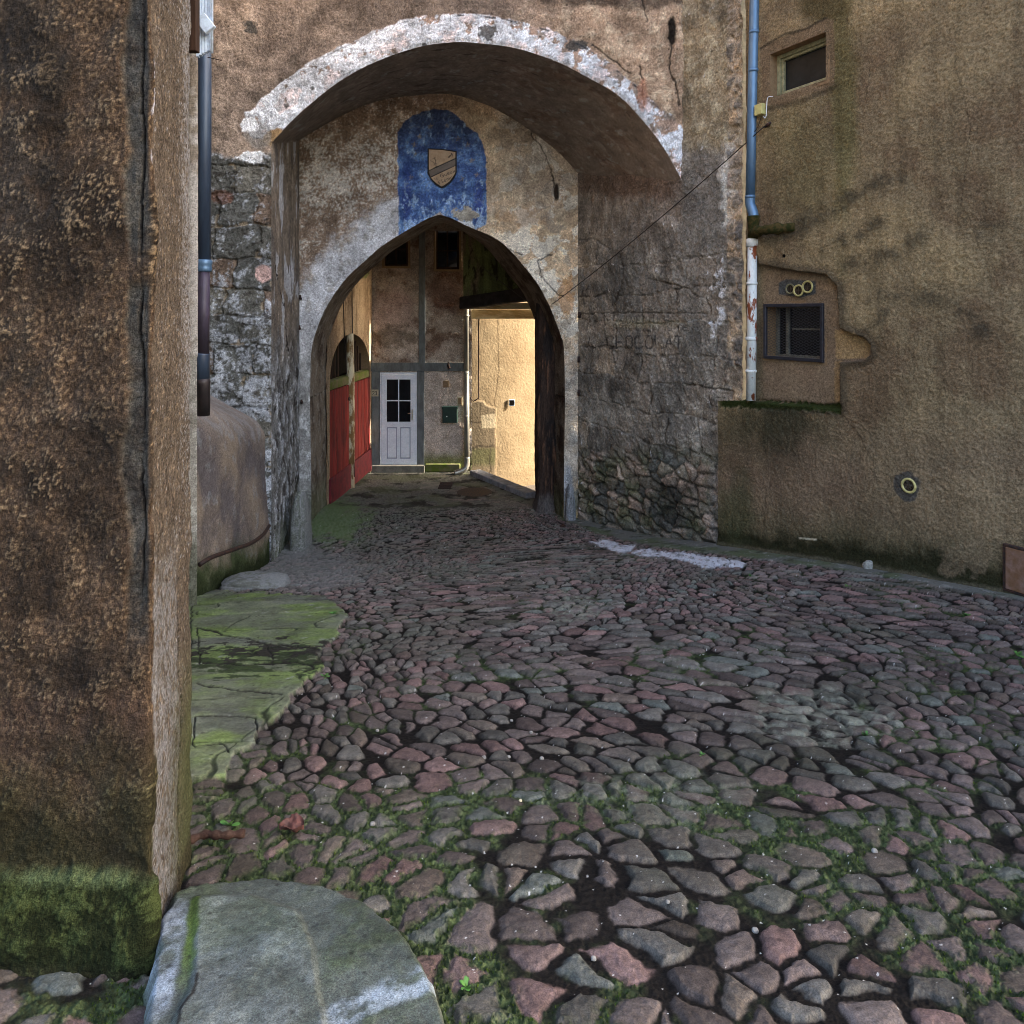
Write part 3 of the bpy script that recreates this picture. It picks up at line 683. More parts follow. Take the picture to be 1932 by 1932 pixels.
    for sx, sy in [(792,258),(782,273),(784,290),(812,238),(843,237),(864,262),(882,273),(890,303),(871,337),(900,330),(775,335)]:
        a = np.arctan2(px_-sx, -(py_-sy)); rr = np.hypot(px_-sx, py_-sy); star = np.maximum(star, ss(rr, 4.2+1.8*np.cos(5*a)+.8, 3.4+1.8*np.cos(5*a)-.5))
    C = mix(C, lin(122, 100, 54), star*.65*bm*ss(n3, -.6, .3))
    # cracks
    crk = np.full(sh, 1e9)
    for pl in ([(1005,210),(998,238),(1008,262),(1020,275),(1032,300),(1040,322),(1046,350),(1050,375)], [(1040,480),(1015,490),(1020,520),(1046,550),(1062,560)], [(930,560-80),(960,470),(985,480)], [(605,1000-300),(600,650)]):
        crk = np.minimum(crk, seg_d(px_+4*fbm(X*6, Z*6, 251, 4), py_+4*fbm(X*6, Z*6+5, 252, 4), pl))
    wd = B(1050, 362, 5, 16, soft=.5, warp=.4, s=10, fr=3)
    C = mix(C, lin(40, 32, 26), np.maximum(ss(crk, 2.2, .5)*.8, wd))
    C = weather(C*1.36, X, Z, 1301, 1.)
    disp = (.022*n1+.014*n2+.005*n3-.008*ss(crk, 3, .5)-.02*wd)*ss(np.abs(sd_), 0, .05)
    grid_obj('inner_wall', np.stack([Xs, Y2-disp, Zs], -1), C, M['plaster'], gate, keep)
inner_face()

def gothic_soffit():
    """thickness of the inner wall behind the pointed arch; its right jamb splays towards the street"""
    fr = np.array(gothic_c); n = 420
    fr = spline(fr, n)
    dense = fr
    X0 = dense[:, 0]; Z0 = dense[:, 1]
    # right half moves left as it recedes
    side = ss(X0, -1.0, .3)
    X1 = X0-side*.30+(1-side)*(-.04); Z1 = Z0-side*.10*ss(Z0, .2, 1.5)
    t = np.linspace(0, 1, 90)[:, None]
    Xa = X0[None]*(1-t)+X1[None]*t; Za = Z0[None]*(1-t)+Z1[None]*t; Ya = np.broadcast_to(Y2+(Y3-Y2)*t, Xa.shape)
    S = np.broadcast_to(np.linspace(0, 14, n)[None], Xa.shape); T = np.broadcast_to(t*1.1, Xa.shape)
    n1 = fbm(S*1.2, T*2, 261, 5); n2 = fbm(S*5, T*6, 262, 5)
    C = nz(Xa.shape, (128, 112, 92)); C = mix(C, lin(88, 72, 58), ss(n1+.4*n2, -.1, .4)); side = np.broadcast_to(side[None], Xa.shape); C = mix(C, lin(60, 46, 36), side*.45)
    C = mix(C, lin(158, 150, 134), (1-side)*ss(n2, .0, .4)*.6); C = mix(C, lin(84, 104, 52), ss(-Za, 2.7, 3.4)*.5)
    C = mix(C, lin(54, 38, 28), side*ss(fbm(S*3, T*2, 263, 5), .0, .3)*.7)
    e = ss(T, 0, .06); d = (.03*n1+.02*n2)*e
    Pn = np.stack([Xa-np.sign(Xa+1.1)*d*.7, Ya, Za+d*.5], -1)
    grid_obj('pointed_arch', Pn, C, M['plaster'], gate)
gothic_soffit()

# side wall of the passage on the right, running out in front of the gateway
SA, SB = (1.088, 11.3), (2.760, 8.175)
def side_wall():
    U, Z, P, n = wall(SA, SB, -3.9, 5.2, .0112, .0112)
    n = -n if n[0] > 0 else n
    px_, py_ = pix(P); sh = U.shape
    B = lambda *a, **k: blob(px_, py_, *a, X=U, Y=Z, **k)
    n1 = fbm(U*1.1, Z*1.1, 271, 6); n2 = fbm(U*4.5, Z*4.5, 272, 6); n3 = fbm(U*20, Z*20, 273, 4)
    jd, ra, rb = bricks(U, Z+.13, .62, .42, 51); jn = ss(jd+.04*fbm(U*5, Z*5, 274, 5, .65), .018, .002)
    C = mix(nz(sh, (106, 96, 82)), lin(88, 84, 76), ss(ra, .2, .8)); C = mix(C, lin(132, 116, 92), ((rb > .75)*.6)*ss(px_, 1250, 1150))
    C = mix(C, lin(140, 134, 118), ss(n2+.5*n3+.3*ss(px_, 1180, 1330)-.1, .06, .4)*.5); C = mix(C, lin(62, 58, 52), ss(n1+.6*n2, .1, .5)*.75)
    C = mix(C, lin(82, 80, 74), ss(fbm(U*1.3+7, Z*1.3, 275, 5), .05, .4)*.6)
    C = mix(C, lin(48, 42, 36), jn*.7*ss(fbm(U*1.4, Z*1.4, 276, 4), -.25, .1)*ss(py_, 440, 560))
    # plaster high up near the vault
    hi = ss(py_+25*n1, 520, 400); pl = mix(nz(sh, (92, 84, 74)), lin(112, 104, 92), ss(n2, -.2, .4)); pl = mix(pl, lin(84, 66, 52), B(1190, 340, 100, 40, soft=.8, warp=.4, s=1))
    C = mix(C, pl, hi*ss(px_, 1300, 1280)*.9)
    # the bay in front of the arch: lichen-stained render
    bay = ss(px_, 1284, 1292)*ss(py_, 560, 420)
    bc = mix(nz(sh, (112, 100, 72)), lin(134, 126, 96), ss(n2+.4*n3, -.1, .4)); bc = mix(bc, lin(72, 66, 52), ss(n1, .0, .5)*.8)
    bc = mix(bc, lin(86, 84, 80), ss(py_+30*n1, 255, 290)*.85); bc = mix(bc, lin(166, 168, 160), ss(py_, 240, 270)*B(1375, 330, 14, 90, soft=.8, warp=.9, s=2, fr=2)*.9)
    C = mix(C, bc, bay*.95)
    # faded lettering of an old shop sign
    C = mix(C, lin(124, 118, 84), B(1225, 610, 60, 10, soft=.8, warp=.6, s=3)*.4)
    def put(C, txt, x0, x1, y0, y1, w, a):
        m = letters(px_, py_, txt, x0, x1, y0, y1, w)
        return mix(C, lin(44, 44, 44), m*a*ss(n2+.4*n3, -.55, .1))
    C = put(C, 'OUVERTURE', 1171, 1262, 598, 610, 1.2, .75); C = put(C, 'SPECIALITES DE', 1155, 1300, 613, 624, 1.1, .65)
    C = put(C, 'CHOCOLAT', 1141, 1290, 634, 657, 2.6, .8); C = put(C, 'A LA TASSE', 1151, 1300, 668, 694, 2.2, .35)
    # rubble and moss near the ground
    f1, ed, a_, b_, _, _ = vor(U/.26+.3*n2, Z/.17+.3*n1, 281, .9); ed = ed*.2; r_ = rnd(a_, b_, 3)
    low = ss(py_+18*n1, 820, 900)
    rc = mix(nz(sh, (96, 88, 70)), lin(124, 104, 84), (r_ > .7)*1.); rc = mix(rc, lin(70, 72, 66), (r_ < .3)*1.)
    rc = mix(rc, lin(62, 70, 34), ss(fbm(U*2, Z*2, 277, 5), -.1, .3)*.8); rj = ss(ed+.02*n3+.02*n2, .018, .002)
    rc = mix(rc, lin(40, 38, 30), rj*.75); rc = mix(rc, lin(34, 34, 32), B(1270, 950, 60, 46, soft=.8, warp=.7, s=5)*.7)
    C = mix(C, rc, low*.9); C = mix(C, lin(128, 124, 112), B(1120, 770, 60, 30, soft=.6, warp=.9, s=6, fr=2)*.4)
    C = mix(C, lin(108, 104, 98), ss(px_, 1330, 1352)*ss(py_, 850, 900)*.6)
    # quoin stones at the near edge
    q = ss(px_+5*fbm(U*5, Z*5, 278, 4), 1370, 1376); qd, qa, qb = bricks(U*0, Z, 5, .30, 61)
    f2, e2, a2, b2, _, _ = vor(U/.2+.25*n2+.3*n1, Z/.22+.25*n2, 282, 1.); q_r = rnd(a2, b2, 5)
    qc = mix(nz(sh, (116, 104, 86)), lin(124, 92, 76), (q_r > .85)*.8); qc = mix(qc, lin(78, 74, 70), (q_r < .35)*1.); qc = mix(qc, lin(158, 130, 90), ((q_r > .35) & (q_r < .5))*1.)
    qj = ss(e2*.2+.02*n3+.03*n2, .045, .012); qc = mix(qc, lin(142, 124, 98), qj*.85)
    C = mix(C, qc, q*ss(py_, 800, 740)*ss(n2+.4*n1, -.45, .0)*.8)
    C = mix(C, lin(172, 176, 182), ss(n2+.3*n3+B(1350, 560, 24, 90, soft=.8, warp=.5, s=8)*.5-.55, .05, .25)*.7)
    crk = np.full(sh, 1e9)
    for p_ in ([(1225,526),(1262,535),(1300,545),(1310,558),(1328,562)], [(1090,592),(1180,590),(1330,591)], [(1170,475),(1176,530),(1160,575)], [(1092,452),(1120,450),(1150,470)], [(1141,595),(1141,655)]):
        crk = np.minimum(crk, seg_d(px_+3*n3+4*n2, py_+3*n2, p_))
    C = mix(C, lin(34, 28, 24), ss(crk, 2.2, .6)*.5); C = weather(C*1.8, U, Z, 1401, 1.1)
    # green foot and cement haunch
    foot = ss(Z-ground(P[..., 0], P[..., 1])+.06*n1, .22, .05); C = mix(C, lin(104, 104, 92), foot*.7)
    d = .02*n1+.022*n2+.008*n3-.009*ss(crk, 3, .5)+low*(.035*(ss(ed+.02*n2, .0, .05)-.5)+.05*(r_-.5))-.012*jn*(1-hi)+.012*(ra-.5)*(1-hi)+q*ss(py_, 800, 740)*(.015*(ss(e2*.2, 0, .06)-.5)+.02*n2)
    d *= ss(U, 0, .05)
    P = P+n*d[..., None]
    return grid_obj('passage_side_wall', P, C, M['plaster'], gate, flip=True)

_FONT = {'O': [[(1,0),(3,0),(4,1.5),(4,4.5),(3,6),(1,6),(0,4.5),(0,1.5),(1,0)]], 'U': [[(0,6),(0,1.3),(1.2,0),(2.8,0),(4,1.3),(4,6)]], 'V': [[(0,6),(2,0),(4,6)]], 'E': [[(4,0),(0,0),(0,6),(4,6)],[(0,3),(3,3)]],
 'R': [[(0,0),(0,6),(3,6),(4,5),(4,4),(3,3),(0,3)],[(2,3),(4,0)]], 'T': [[(0,6),(4,6)],[(2,6),(2,0)]], 'S': [[(4,5),(3,6),(1,6),(0,5),(0,4),(4,2),(4,1),(3,0),(1,0),(0,1)]], 'P': [[(0,0),(0,6),(3,6),(4,5),(4,4),(3,3),(0,3)]],
 'C': [[(4,5),(3,6),(1,6),(0,4.5),(0,1.5),(1,0),(3,0),(4,1)]], 'I': [[(2,0),(2,6)]], 'A': [[(0,0),(2,6),(4,0)],[(.8,2.2),(3.2,2.2)]], 'L': [[(0,6),(0,0),(4,0)]], 'D': [[(0,0),(0,6),(2.5,6),(4,4.5),(4,1.5),(2.5,0),(0,0)]], 'H': [[(0,0),(0,6)],[(4,0),(4,6)],[(0,3),(4,3)]],
 '2': [[(0,5),(1,6),(3,6),(4,5),(4,4),(0,0),(4,0)]], '3': [[(0,5),(1,6),(3,6),(4,5),(3,3.2),(1.5,3.2)],[(3,3.2),(4,2),(4,1),(3,0),(1,0),(0,1)]]}
def letters(px_, py_, txt, x0, x1, y0, y1, w):
    out = np.zeros(px_.shape); cw = (x1-x0)/len(txt); h = y1-y0
    for i, ch in enumerate(txt):
        if ch == ' ': continue
        ox_ = x0+cw*i; m = (px_ > ox_-4) & (px_ < ox_+cw+4) & (py_ > y0-5) & (py_ < y1+5)
        if not m.any(): continue
        a = px_[m]; b = py_[m]; d = np.full(a.shape, 1e9)
        for st in _FONT[ch]:
            d = np.minimum(d, seg_d(a, b, [(ox_+cw*.12+x/4*cw*.72, y1-y/6*h) for x, y in st]))
        out[m] = np.maximum(out[m], ss(d, w, w*.35))
    return out
side_wall()
# solid masonry of the gateway behind its faces
core = MB()
core.box((-4.9, 10.75, .9), (1.25, 1.60, 4.9)); core.box((-.9, 10.75, 5.55), (3.7, 1.6, 1.55)); core.box((-1.2, 11.87, 3.05), (2.5, .5, .95))
core.build('masonry_core', M['stonegrey'], gate)

# ------------------------------------------------------------------ roughcast house on the right
WP = np.array([3.68, 6.32]); WD = np.array([.485, -.875]); WD = WD/np.linalg.norm(WD); WN = np.array([-WD[1]*-1, 0, 0])
WN = np.array([WD[1], -WD[0], 0.]);  WN = WN if WN[0] < 0 else -WN            # towards the street
W3 = np.array([WD[0], WD[1], 0.]); UP = np.array([0, 0, 1.])
def wt(px):      # distance along the wall (from WP, positive towards the camera) of a picture column
    k = (px-CX)/F; return (k*WP[1]-WP[0])/(WD[0]-k*WD[1])
def wp(px, py, off=0.):     # picture point on the wall
    t = wt(px); q = WP+WD*t; z = (HY-py)/F*q[1]; return np.array([q[0], q[1], z])+WN*off
right_house = empty('roughcast_house', (3.6, 6.5, -2.4), 'tall ochre roughcast house on the right with a small high window', 'house')
t0, t1 = wt(1355), 6.4
winA = [wt(1453), wt(1558), 2.42, 2.915]; winB = [wt(1436), wt(1545), -.515, .09]
recess_px = [(1300,-400),(1412,-400),(1414,430),(1432,500),(1500,512),(1560,520),(1578,540),(1583,620),(1605,630),(1630,638),(1641,652),(1642,668),(1628,679),(1583,684),(1583,772),(1480,762),(1352,752),(1300,752)]
def right_wall():
    tt = np.r_[np.arange(t0, 1.2, .0085), np.linspace(1.2, 1.2+.0085, 2)[1:], np.arange(1.22, t1, .03)]
    zz = np.arange(-3.7, 5.3, .0095)
    T, Z = np.meshgrid(tt, zz)
    # line the grid up with the two openings
    for w in (winA, winB):
        for e in w[:2]: j = np.argmin(np.abs(tt-e)); T[:, j] = e
        for e in w[2:]: j = np.argmin(np.abs(zz-e)); Z[j, :] = e
    Tc, Zc = cen(T), cen(Z)
    keep = np.ones(Tc.shape, bool)
    for a, b, c, d_ in (winA, winB): keep &= ~((Tc > a) & (Tc < b) & (Zc > c) & (Zc < d_))
    P = np.stack([WP[0]+WD[0]*T, WP[1]+WD[1]*T, Z], -1); px_, py_ = pix(P); sh = T.shape
    px_ = np.where(P[..., 1] < .8, 9999, px_)
    B = lambda *a, **k: blob(px_, py_, *a, X=T, Y=Z, **k)
    pxc, pyc = cen(px_), cen(py_); keep &= ~((pxc < 1399+2.5*cen(fbm(T*3, Z*3, 330, 4))) & (pyc < 756))
    n1 = fbm(T*.9, Z*.9, 301, 6); n2 = fbm(T*4, Z*4, 302, 5); n3 = fbm(T*18, Z*18, 303, 3)
    gr = np.sqrt(np.clip(vor(T*34+.4*n3, Z*40, 304, 1.)[0], 0, 1))
    C = nz(sh, (121, 104, 74)); C = mix(C, lin(141, 121, 82), ss(n1+.3*n2, -.2, .5)); C = mix(C, lin(104, 84, 60), ss(-n1+.3*n2, .0, .5)*.8)
    C = mix(C, lin(114, 96, 72), ss(py_+60*n1, 760, 860)*.7)
    # mossy streak below and beside the window
    C = mix(C, lin(98, 92, 50), np.maximum.reduce([B(1590, 190, 26, 240, soft=1, warp=.5, s=1), B(1520, 300, 60, 120, soft=1.2, warp=.6, s=2)*.6])*.75)
    C = mix(C, lin(80, 70, 40), B(1555, 10, 40, 40, soft=.8, warp=.5, s=3)*.9)
    # diagonal sooty stains
    st = np.zeros(sh)
    for pl, w_ in (([(1480,440),(1560,400),(1640,350),(1700,345)], 26), ([(1600,500),(1690,480),(1740,440)], 26), ([(1650,560),(1780,560),(1850,620)], 30), ([(1560,470),(1660,420)], 26), ([(1850,440),(1920,420)], 26), ([(1620,640),(1700,560)], 20)):
        st = np.maximum(st, ss(seg_d(px_, py_, pl)+16*fbm(T*3, Z*3, 305, 5), w_, 2))
    C = mix(C, lin(58, 54, 44), st*.75*ss(n2+.4*n3, -.6, .3))
    run = fbm(T*5, Z*.35, 333, 5); C = C*(1-.16*ss(run, .1, .4)+.10*ss(-run, .15, .4))[..., None]
    hc = np.full(sh, 1e9)
    for pl_ in ([(1583,770),(1640,850),(1660,930),(1700,1000)], [(1600,30),(1640,120),(1632,200)], [(1800,100),(1830,240),(1815,380),(1850,470)], [(1440,800),(1452,900),(1440,1000)]): hc = np.minimum(hc, seg_d(px_+9*fbm(T*5, Z*5, 334, 5), py_+9*fbm(T*5, Z*5+4, 335, 5), pl_))
    C = mix(C, lin(50, 42, 32), ss(hc, 1.8, .5)*.45)
    # surrounds
    rs = sdf(px_+2*n2, py_+2*n2, recess_px); rec = ss(rs, 2.0, -2.0)
    halo = ss(np.abs(rs-5), 16, 2)*ss(py_, 470, 500)*ss(px_, 1400, 1440)
    C = mix(C, lin(66, 56, 42), halo*.75)
    C = mix(C, lin(126, 104, 80), rec*ss(px_, 1425, 1440)*.7); C = mix(C, lin(92, 80, 60), rec*ss(px_, 1425, 1410)*.6)
    C = mix(C, lin(150, 122, 76), ss(sdf(px_+2*n3, py_, [(1566,622),(1612,628),(1634,650),(1628,676),(1568,678)]), 1.5, -1.5))
    C = mix(C, lin(138, 110, 68), ss(sdf(px_+2*n3, py_, [(1565,682),(1580,682),(1580,768),(1565,764)]), 1.5, -1.5))
    sur = ss(sdf(px_+2*n2, py_+2*n2, [(1434,92),(1560,34),(1574,38),(1574,160),(1470,200),(1440,196)]), 1.5, -1.5)
    C = mix(C, lin(112, 92, 66), sur*.85)
    C = mix(C, lin(60, 52, 40), ss(seg_d(px_, py_+6*n1, [(1450,208),(1520,188),(1575,160)]), 9, 1)*.6)
    C = mix(C, lin(50, 44, 34), ss(seg_d(px_, py_+3*n2, [(1436,92),(1480,66),(1520,55),(1560,32)]), 4, 1)*.7)
    ledge = ss(np.abs(py_-766-(px_-1470)*.05+5*n3+5*n2), 11, 5)*ss(px_, 1352, 1362)*ss(px_, 1592, 1582)
    C = mix(C, lin(46, 56, 18), ledge)
    drip = B(1480, 815, 66, 68, soft=1.0, warp=.5, s=5)*ss(py_, 766, 774); C = mix(C, lin(50, 50, 34), drip*.85)
    C = mix(C, lin(70, 66, 44), B(1390, 800, 40, 60, soft=1., warp=.6, s=6)*ss(py_, 766, 774)*.5)
    # cement patches
    C = mix(C, lin(76, 78, 78), ss(sdf(px_+3*n2, py_+2*n2, [(1460,534),(1475,526),(1530,530),(1531,554),(1500,560),(1462,556)]), 1.5, -1.5))
    C = mix(C, lin(78, 74, 68), B(1713, 918, 24, 28, soft=.15, warp=.35, s=7, fr=2.5))
    # damp foot
    hgt = Z-ground(P[..., 0], P[..., 1])
    C = mix(C, lin(84, 78, 52), ss(hgt+.2*n1, .62, .2)*.8); C = mix(C, lin(36, 38, 20), ss(hgt+.12*n2+.14*n1, .34, .14)*.93)
    C = mix(C, lin(96, 90, 70), ss(hgt+.03*n2, .07, .03)*.6)
    C = mix(C, lin(132, 112, 84), B(1830, 1050, 50, 30, soft=.3, warp=.9, s=8, fr=2)*.45)
    C = mix(C, lin(120, 96, 76), B(1500, 900, 120, 60, soft=1.2, warp=.7, s=9)*.4); C = mix(C, lin(70, 76, 44), B(1390, 960, 36, 60, soft=1, warp=.7, s=10)*.6)
    C = C*(.66+.62*gr[..., None])*(1+.16*n3+.12*fbm(T*60, Z*60, 331, 2))[..., None]; C = C*(1+.18*fbm(T*2.4, Z*2.4, 332, 6, .62))[..., None]
    C = mix(C, lin(14, 12, 10), B(1479, 483, 3.4, 3.4, soft=.3, warp=0, s=4)); C = mix(C, lin(190, 180, 150), ss(seg_d(px_, py_, [(1509,1015),(1540,1018)]), 2.2, 1))
    smoothm = np.maximum.reduce([rec, sur, ss(hgt, .2, .1)])
    d = .02*n1+.006*n2+(.011*(gr-.5)+.005*n3)*(1-.75*smoothm)
    d = d-rec*.075+.012*(1-rec)*ss(rs, 14, 2)-.02*sur*0+.03*ss(hgt, .14, .0)-.02*ledge
    winm = np.zeros(sh)
    for a, b, c, e in (winA, winB): winm = np.maximum(winm, ss(np.maximum(np.maximum(a-T, T-b), np.maximum(c-Z, Z-e)), .03, .0))
    d = d*(1-winm)+winm*np.where(Z < 1, -.075, 0)
    P = P+WN*d[..., None]
    grid_obj('roughcast_wall', P, C, M['roughcast'], right_house, keep, flip=False)
right_wall()
def far_mass():
    b = MB(); c = WP+WD*2.0
    b.box((*(c-WN[:2]*-0), 0), (0, 0, 0))
    b = MB()
    # body of the house behind its rendered face and the storeys above the frame
    a0 = WP+WD*wt(1422); a1 = WP+WD*t1; back = -WN[:2]*4.5
    def slab(p, q, off, dep, z0, z1):
        p = p-WN[:2]*off; q = q-WN[:2]*off; pts = [p, q, q-WN[:2]*dep, p-WN[:2]*dep]
        b.prism([(*x, z1) for x in pts][::-1], (0, 0, 1), z1-z0)
    slab(a0, a1, .45, 4.0, -4.2, 8.6)
    slab(a0, a1, .02, .42, 5.28, 8.6)
    b.build('wall_core', M['tan'], right_house)
far_mass()
WAX = np.array([W3, WN, UP])
def small_window():
    a, b, c, d = winA; o = lambda t, z, off: np.array([*(WP+WD*t), z])+WN*off
    rv = MB(); dp = .17
    for (t_, z_, ht, hz) in (((a+b)/2, d+.02, (b-a)/2+.04, .02), ((a+b)/2, c-.02, (b-a)/2+.04, .02), (a-.02, (c+d)/2, .02, (d-c)/2), (b+.02, (c+d)/2, .02, (d-c)/2)):
        rv.box(o(t_, z_, -dp/2-.004), (ht, dp/2, hz), WAX)
    rv.build('window_reveal', M['tan'], right_house)
    f = MB(); fw = .045; cy = -.14
    for (t_, z_, ht, hz) in (((a+b)/2, d-fw/2, (b-a)/2, fw/2), ((a+b)/2, c+fw/2, (b-a)/2, fw/2), (a+fw/2, (c+d)/2, fw/2, (d-c)/2-fw), (b-fw/2, (c+d)/2, fw/2, (d-c)/2-fw)):
        f.box(o(t_, z_, cy), (ht, .03, hz), WAX, .004)
    fw2 = .03
    for (t_, z_, ht, hz) in (((a+b)/2, d-fw-fw2/2, (b-a)/2-fw, fw2/2), ((a+b)/2, c+fw+fw2/2, (b-a)/2-fw, fw2/2), (a+fw+fw2/2, (c+d)/2, fw2/2, (d-c)/2-fw-fw2), (b-fw-fw2/2, (c+d)/2, fw2/2, (d-c)/2-fw-fw2)):
        f.box(o(t_, z_, cy-.012), (ht, .02, hz), WAX, .003)
    w = f.build('window', M['cream_frame'], right_house)
    MB().box(o((a+b)/2, (c+d)/2, cy-.03), ((b-a)/2-fw, .004, (d-c)/2-fw), WAX).build('pane', M['glass2'], w)
    MB().box(o((a+b)/2, (c+d)/2, cy-.20), ((b-a)/2+.04, .02, (d-c)/2+.04), WAX).build('window_back', M['black'], right_house)
M['cream_frame'] = plain('greyed_cream_paint', lin(150,148,116), lin(120,118,92), 20, .7, .3, bump=(60, .001), stretch=(1,1,1))
small_window()
def meter_window():
    a, b, c, d = winB; o = lambda t, z, off: np.array([*(WP+WD*t), z])+WN*off
    rv = MB(); dp = .22
    for (t_, z_, ht, hz) in (((a+b)/2, d+.02, (b-a)/2+.04, .02), ((a+b)/2, c-.02, (b-a)/2+.04, .02), (a-.02, (c+d)/2, .02, (d-c)/2), (b+.02, (c+d)/2, .02, (d-c)/2)):
        rv.box(o(t_, z_, -.078-dp/2), (ht, dp/2, hz), WAX)
    rv.build('window_reveal', M['tan'], right_house)
    g = MB(); fw = .035; off = -.062
    for (t_, z_, ht, hz) in (((a+b)/2, d-fw/2+.01, (b-a)/2+.01, fw/2), ((a+b)/2, c+fw/2-.01, (b-a)/2+.01, fw/2), (a+fw/2-.01, (c+d)/2, fw/2, (d-c)/2-fw+.01), (b-fw/2+.01, (c+d)/2, fw/2, (d-c)/2-fw+.01)):
        g.box(o(t_, z_, off), (ht, .018, hz), WAX, .003)
    gr = g.build('mesh_grille', M['grille'], right_house)
    w = MB(); L, H = b-a-2*fw, d-c-2*fw; sl = .42; st = .030
    zmid = (c+d)/2; tm = (a+b)/2
    k = -H/2-L*sl
    while k < H/2+L*sl:
        for sg in (1, -1):
            pts = []
            for s in (-L/2, L/2): pts.append((s, k+sg*s*sl))
            (x0, y0), (x1, y1) = pts
            # clip to the frame
            def cl(x0, y0, x1, y1):
                t_a, t_b = 0., 1.; dy = y1-y0
                for lim, s in ((H/2, 1), (-H/2, -1)):
                    if dy*s > 0: t_b = min(t_b, (lim-y0)/dy)
                    elif dy*s < 0: t_a = max(t_a, (lim-y0)/dy)
                    elif y0*s > lim*s: return None
                return None if t_a >= t_b else (x0+(x1-x0)*t_a, y0+dy*t_a, x0+(x1-x0)*t_b, y0+dy*t_b)
            r = cl(x0, y0, x1, y1)
            if r: w.tube([o(tm+r[0], zmid+r[1], off-.004*sg), o(tm+r[2], zmid+r[3], off-.004*sg)], .0016, 4, False)
        k += st
    w.build('wire_mesh', M['grille'], gr)
    f = MB(); cy = -.26; fw = .04
    for (t_, z_, ht, hz) in ((tm, d-fw/2, (b-a)/2, fw/2), (tm, c+fw/2, (b-a)/2, fw/2), (a+fw/2, zmid, fw/2, (d-c)/2-fw), (a+.16, zmid, .02, (d-c)/2-fw), (b-fw/2, zmid, fw/2, (d-c)/2-fw)):
        f.box(o(t_, z_, cy), (ht, .02, hz), WAX, .003)
    f.box(o(tm+.08, zmid+.03, cy-.002), ((b-a)/2-.14, .012, .010), WAX)
    ff = f.build('window', M['wframe_dim'], right_house)
    MB().box(o(tm, zmid, cy-.015), ((b-a)/2-.02, .004, (d-c)/2-.02), WAX).build('pane', M['glass'], ff)
M['grille'] = plain('dark_painted_grille', lin(46,46,54), lin(36,36,42), 20, .5, .4, .2)
M['wframe_dim'] = plain('grey_window_paint', lin(112,110,100), lin(90,88,80), 10, .6, .3)
meter_window()

# round vents
def vent(px, py, r, off, label, fade=0):
    c = wp(px, py, off); e = empty('round_vent', c, label, 'vent', 'round plastic vents in the roughcast wall')
    MB().ring(c, W3, UP, WN, r*.70, r, .012).build('rim', M['cream_ring'] if not fade else M['vent_old'], e)
    g = MB()
    for k in range(1, 5): g.ring(c-WN*.004, W3, UP, WN, r*(.16*k-.05), r*(.16*k+.02), .006, 28)
    g.box(c, (r*.7, .003, .003), WAX); g.box(c, (.003, .003, r*.7), WAX)
    g.build('grille', M['vent_dark'], e)
    MB().tube([c-WN*.006, c-WN*.002], r*.9, 28).build('backing', M['black'], e)
M['vent_old'] = plain('grey_dirty_vent', lin(128,122,88), lin(90,88,72), 30, .6, .3)
vent(1485, 545, .060, -.052, 'dirty grey round vent, leftmost of three above the mesh window', 1)
vent(1501, 548, .067, -.048, 'yellowed round vent hanging lowest of the three above the mesh window')
vent(1518, 541, .070, -.050, 'yellowed round vent, rightmost of three above the mesh window')
vent(1716, 916, .072, .012, 'lone cream round vent low on the roughcast wall in a cement patch')

# ------------------------------------------------------------------ pipes and wires on the right-hand house
def dpath(px, py, off): return wp(px, py, off)
dp = empty('downpipe', wp(1420, 750, .03), 'blue upper and rusting white lower downpipe at the left edge of the roughcast house', 'downpipe')
r_ = .055
top = [(1426,-160),(1426,0),(1423,130),(1421,250),(1418,372)]
pts = [dpath(x, y, .02) for x, y in top]
MB().tube(pts, r_, 20).build('zinc_pipe', M['zinc'], dp)
bend = spline([dpath(1418,372,.02), dpath(1418,385,.02), dpath(1421,395,.02), dpath(1424,405,.02), dpath(1424,414,.02)], 14)
MB().tube(bend, r_*1.03, 20).build('elbow', M['zinc'], dp)
for x, y, rr in ((1425,62,1.12),(1424,134,1.12),(1418,372,1.12)): MB().tube([dpath(x,y-3,.02), dpath(x,y,.02), dpath(x,y+3,.02)], [r_*1.02, r_*rr, r_*1.02], 20).build('joint_collar', M['zinc'], dp)
MB().tube([dpath(1424,408,.02), dpath(1424,412,.02), dpath(1424,430,.02), dpath(1423,462,.02)], [r_*1.35, r_*1.3, r_*1.1, r_*1.05], 20).build('socket', M['tanpipe'] if 'tanpipe' in M else M['mossy'], dp)
MB().tube([dpath(1422,455,.02), dpath(1421,600,.02), dpath(1419,755,.02)], [r_*.98]*3, 20).build('cast_iron_pipe', M['pipewhite'], dp)
for x, y, h, rr in ((1422,458,8,1.25),(1421,535,3,1.18),(1420,639,4,1.22),(1419,700,3,1.18)): MB().tube([dpath(x,y-h,.02), dpath(x,y-h+1.5,.02), dpath(x,y+h-1.5,.02), dpath(x,y+h,.02)], [r_, r_*rr, r_*rr, r_], 20).build('pipe_clamp', M['pipewhite'], dp)
br = MB()
base = dpath(1424, 440, .03); endp = dpath(1500, 428, -.02)
pp = [base*(1-t)+endp*t+WN*(.10*math.sin(math.pi*min(1, t*1.1))) for t in np.linspace(0, 1, 14)]
rr = [.052*(1+.16*math.sin(i*2.3))+(.012 if i in (3, 8, 9) else 0) for i in range(14)]
br.tube(pp, rr, 18)
tag(br.build('branch_pipe', M['mossy']), 'mossy crusted stub of waste pipe entering the roughcast wall beside the downpipe', 'pipe')

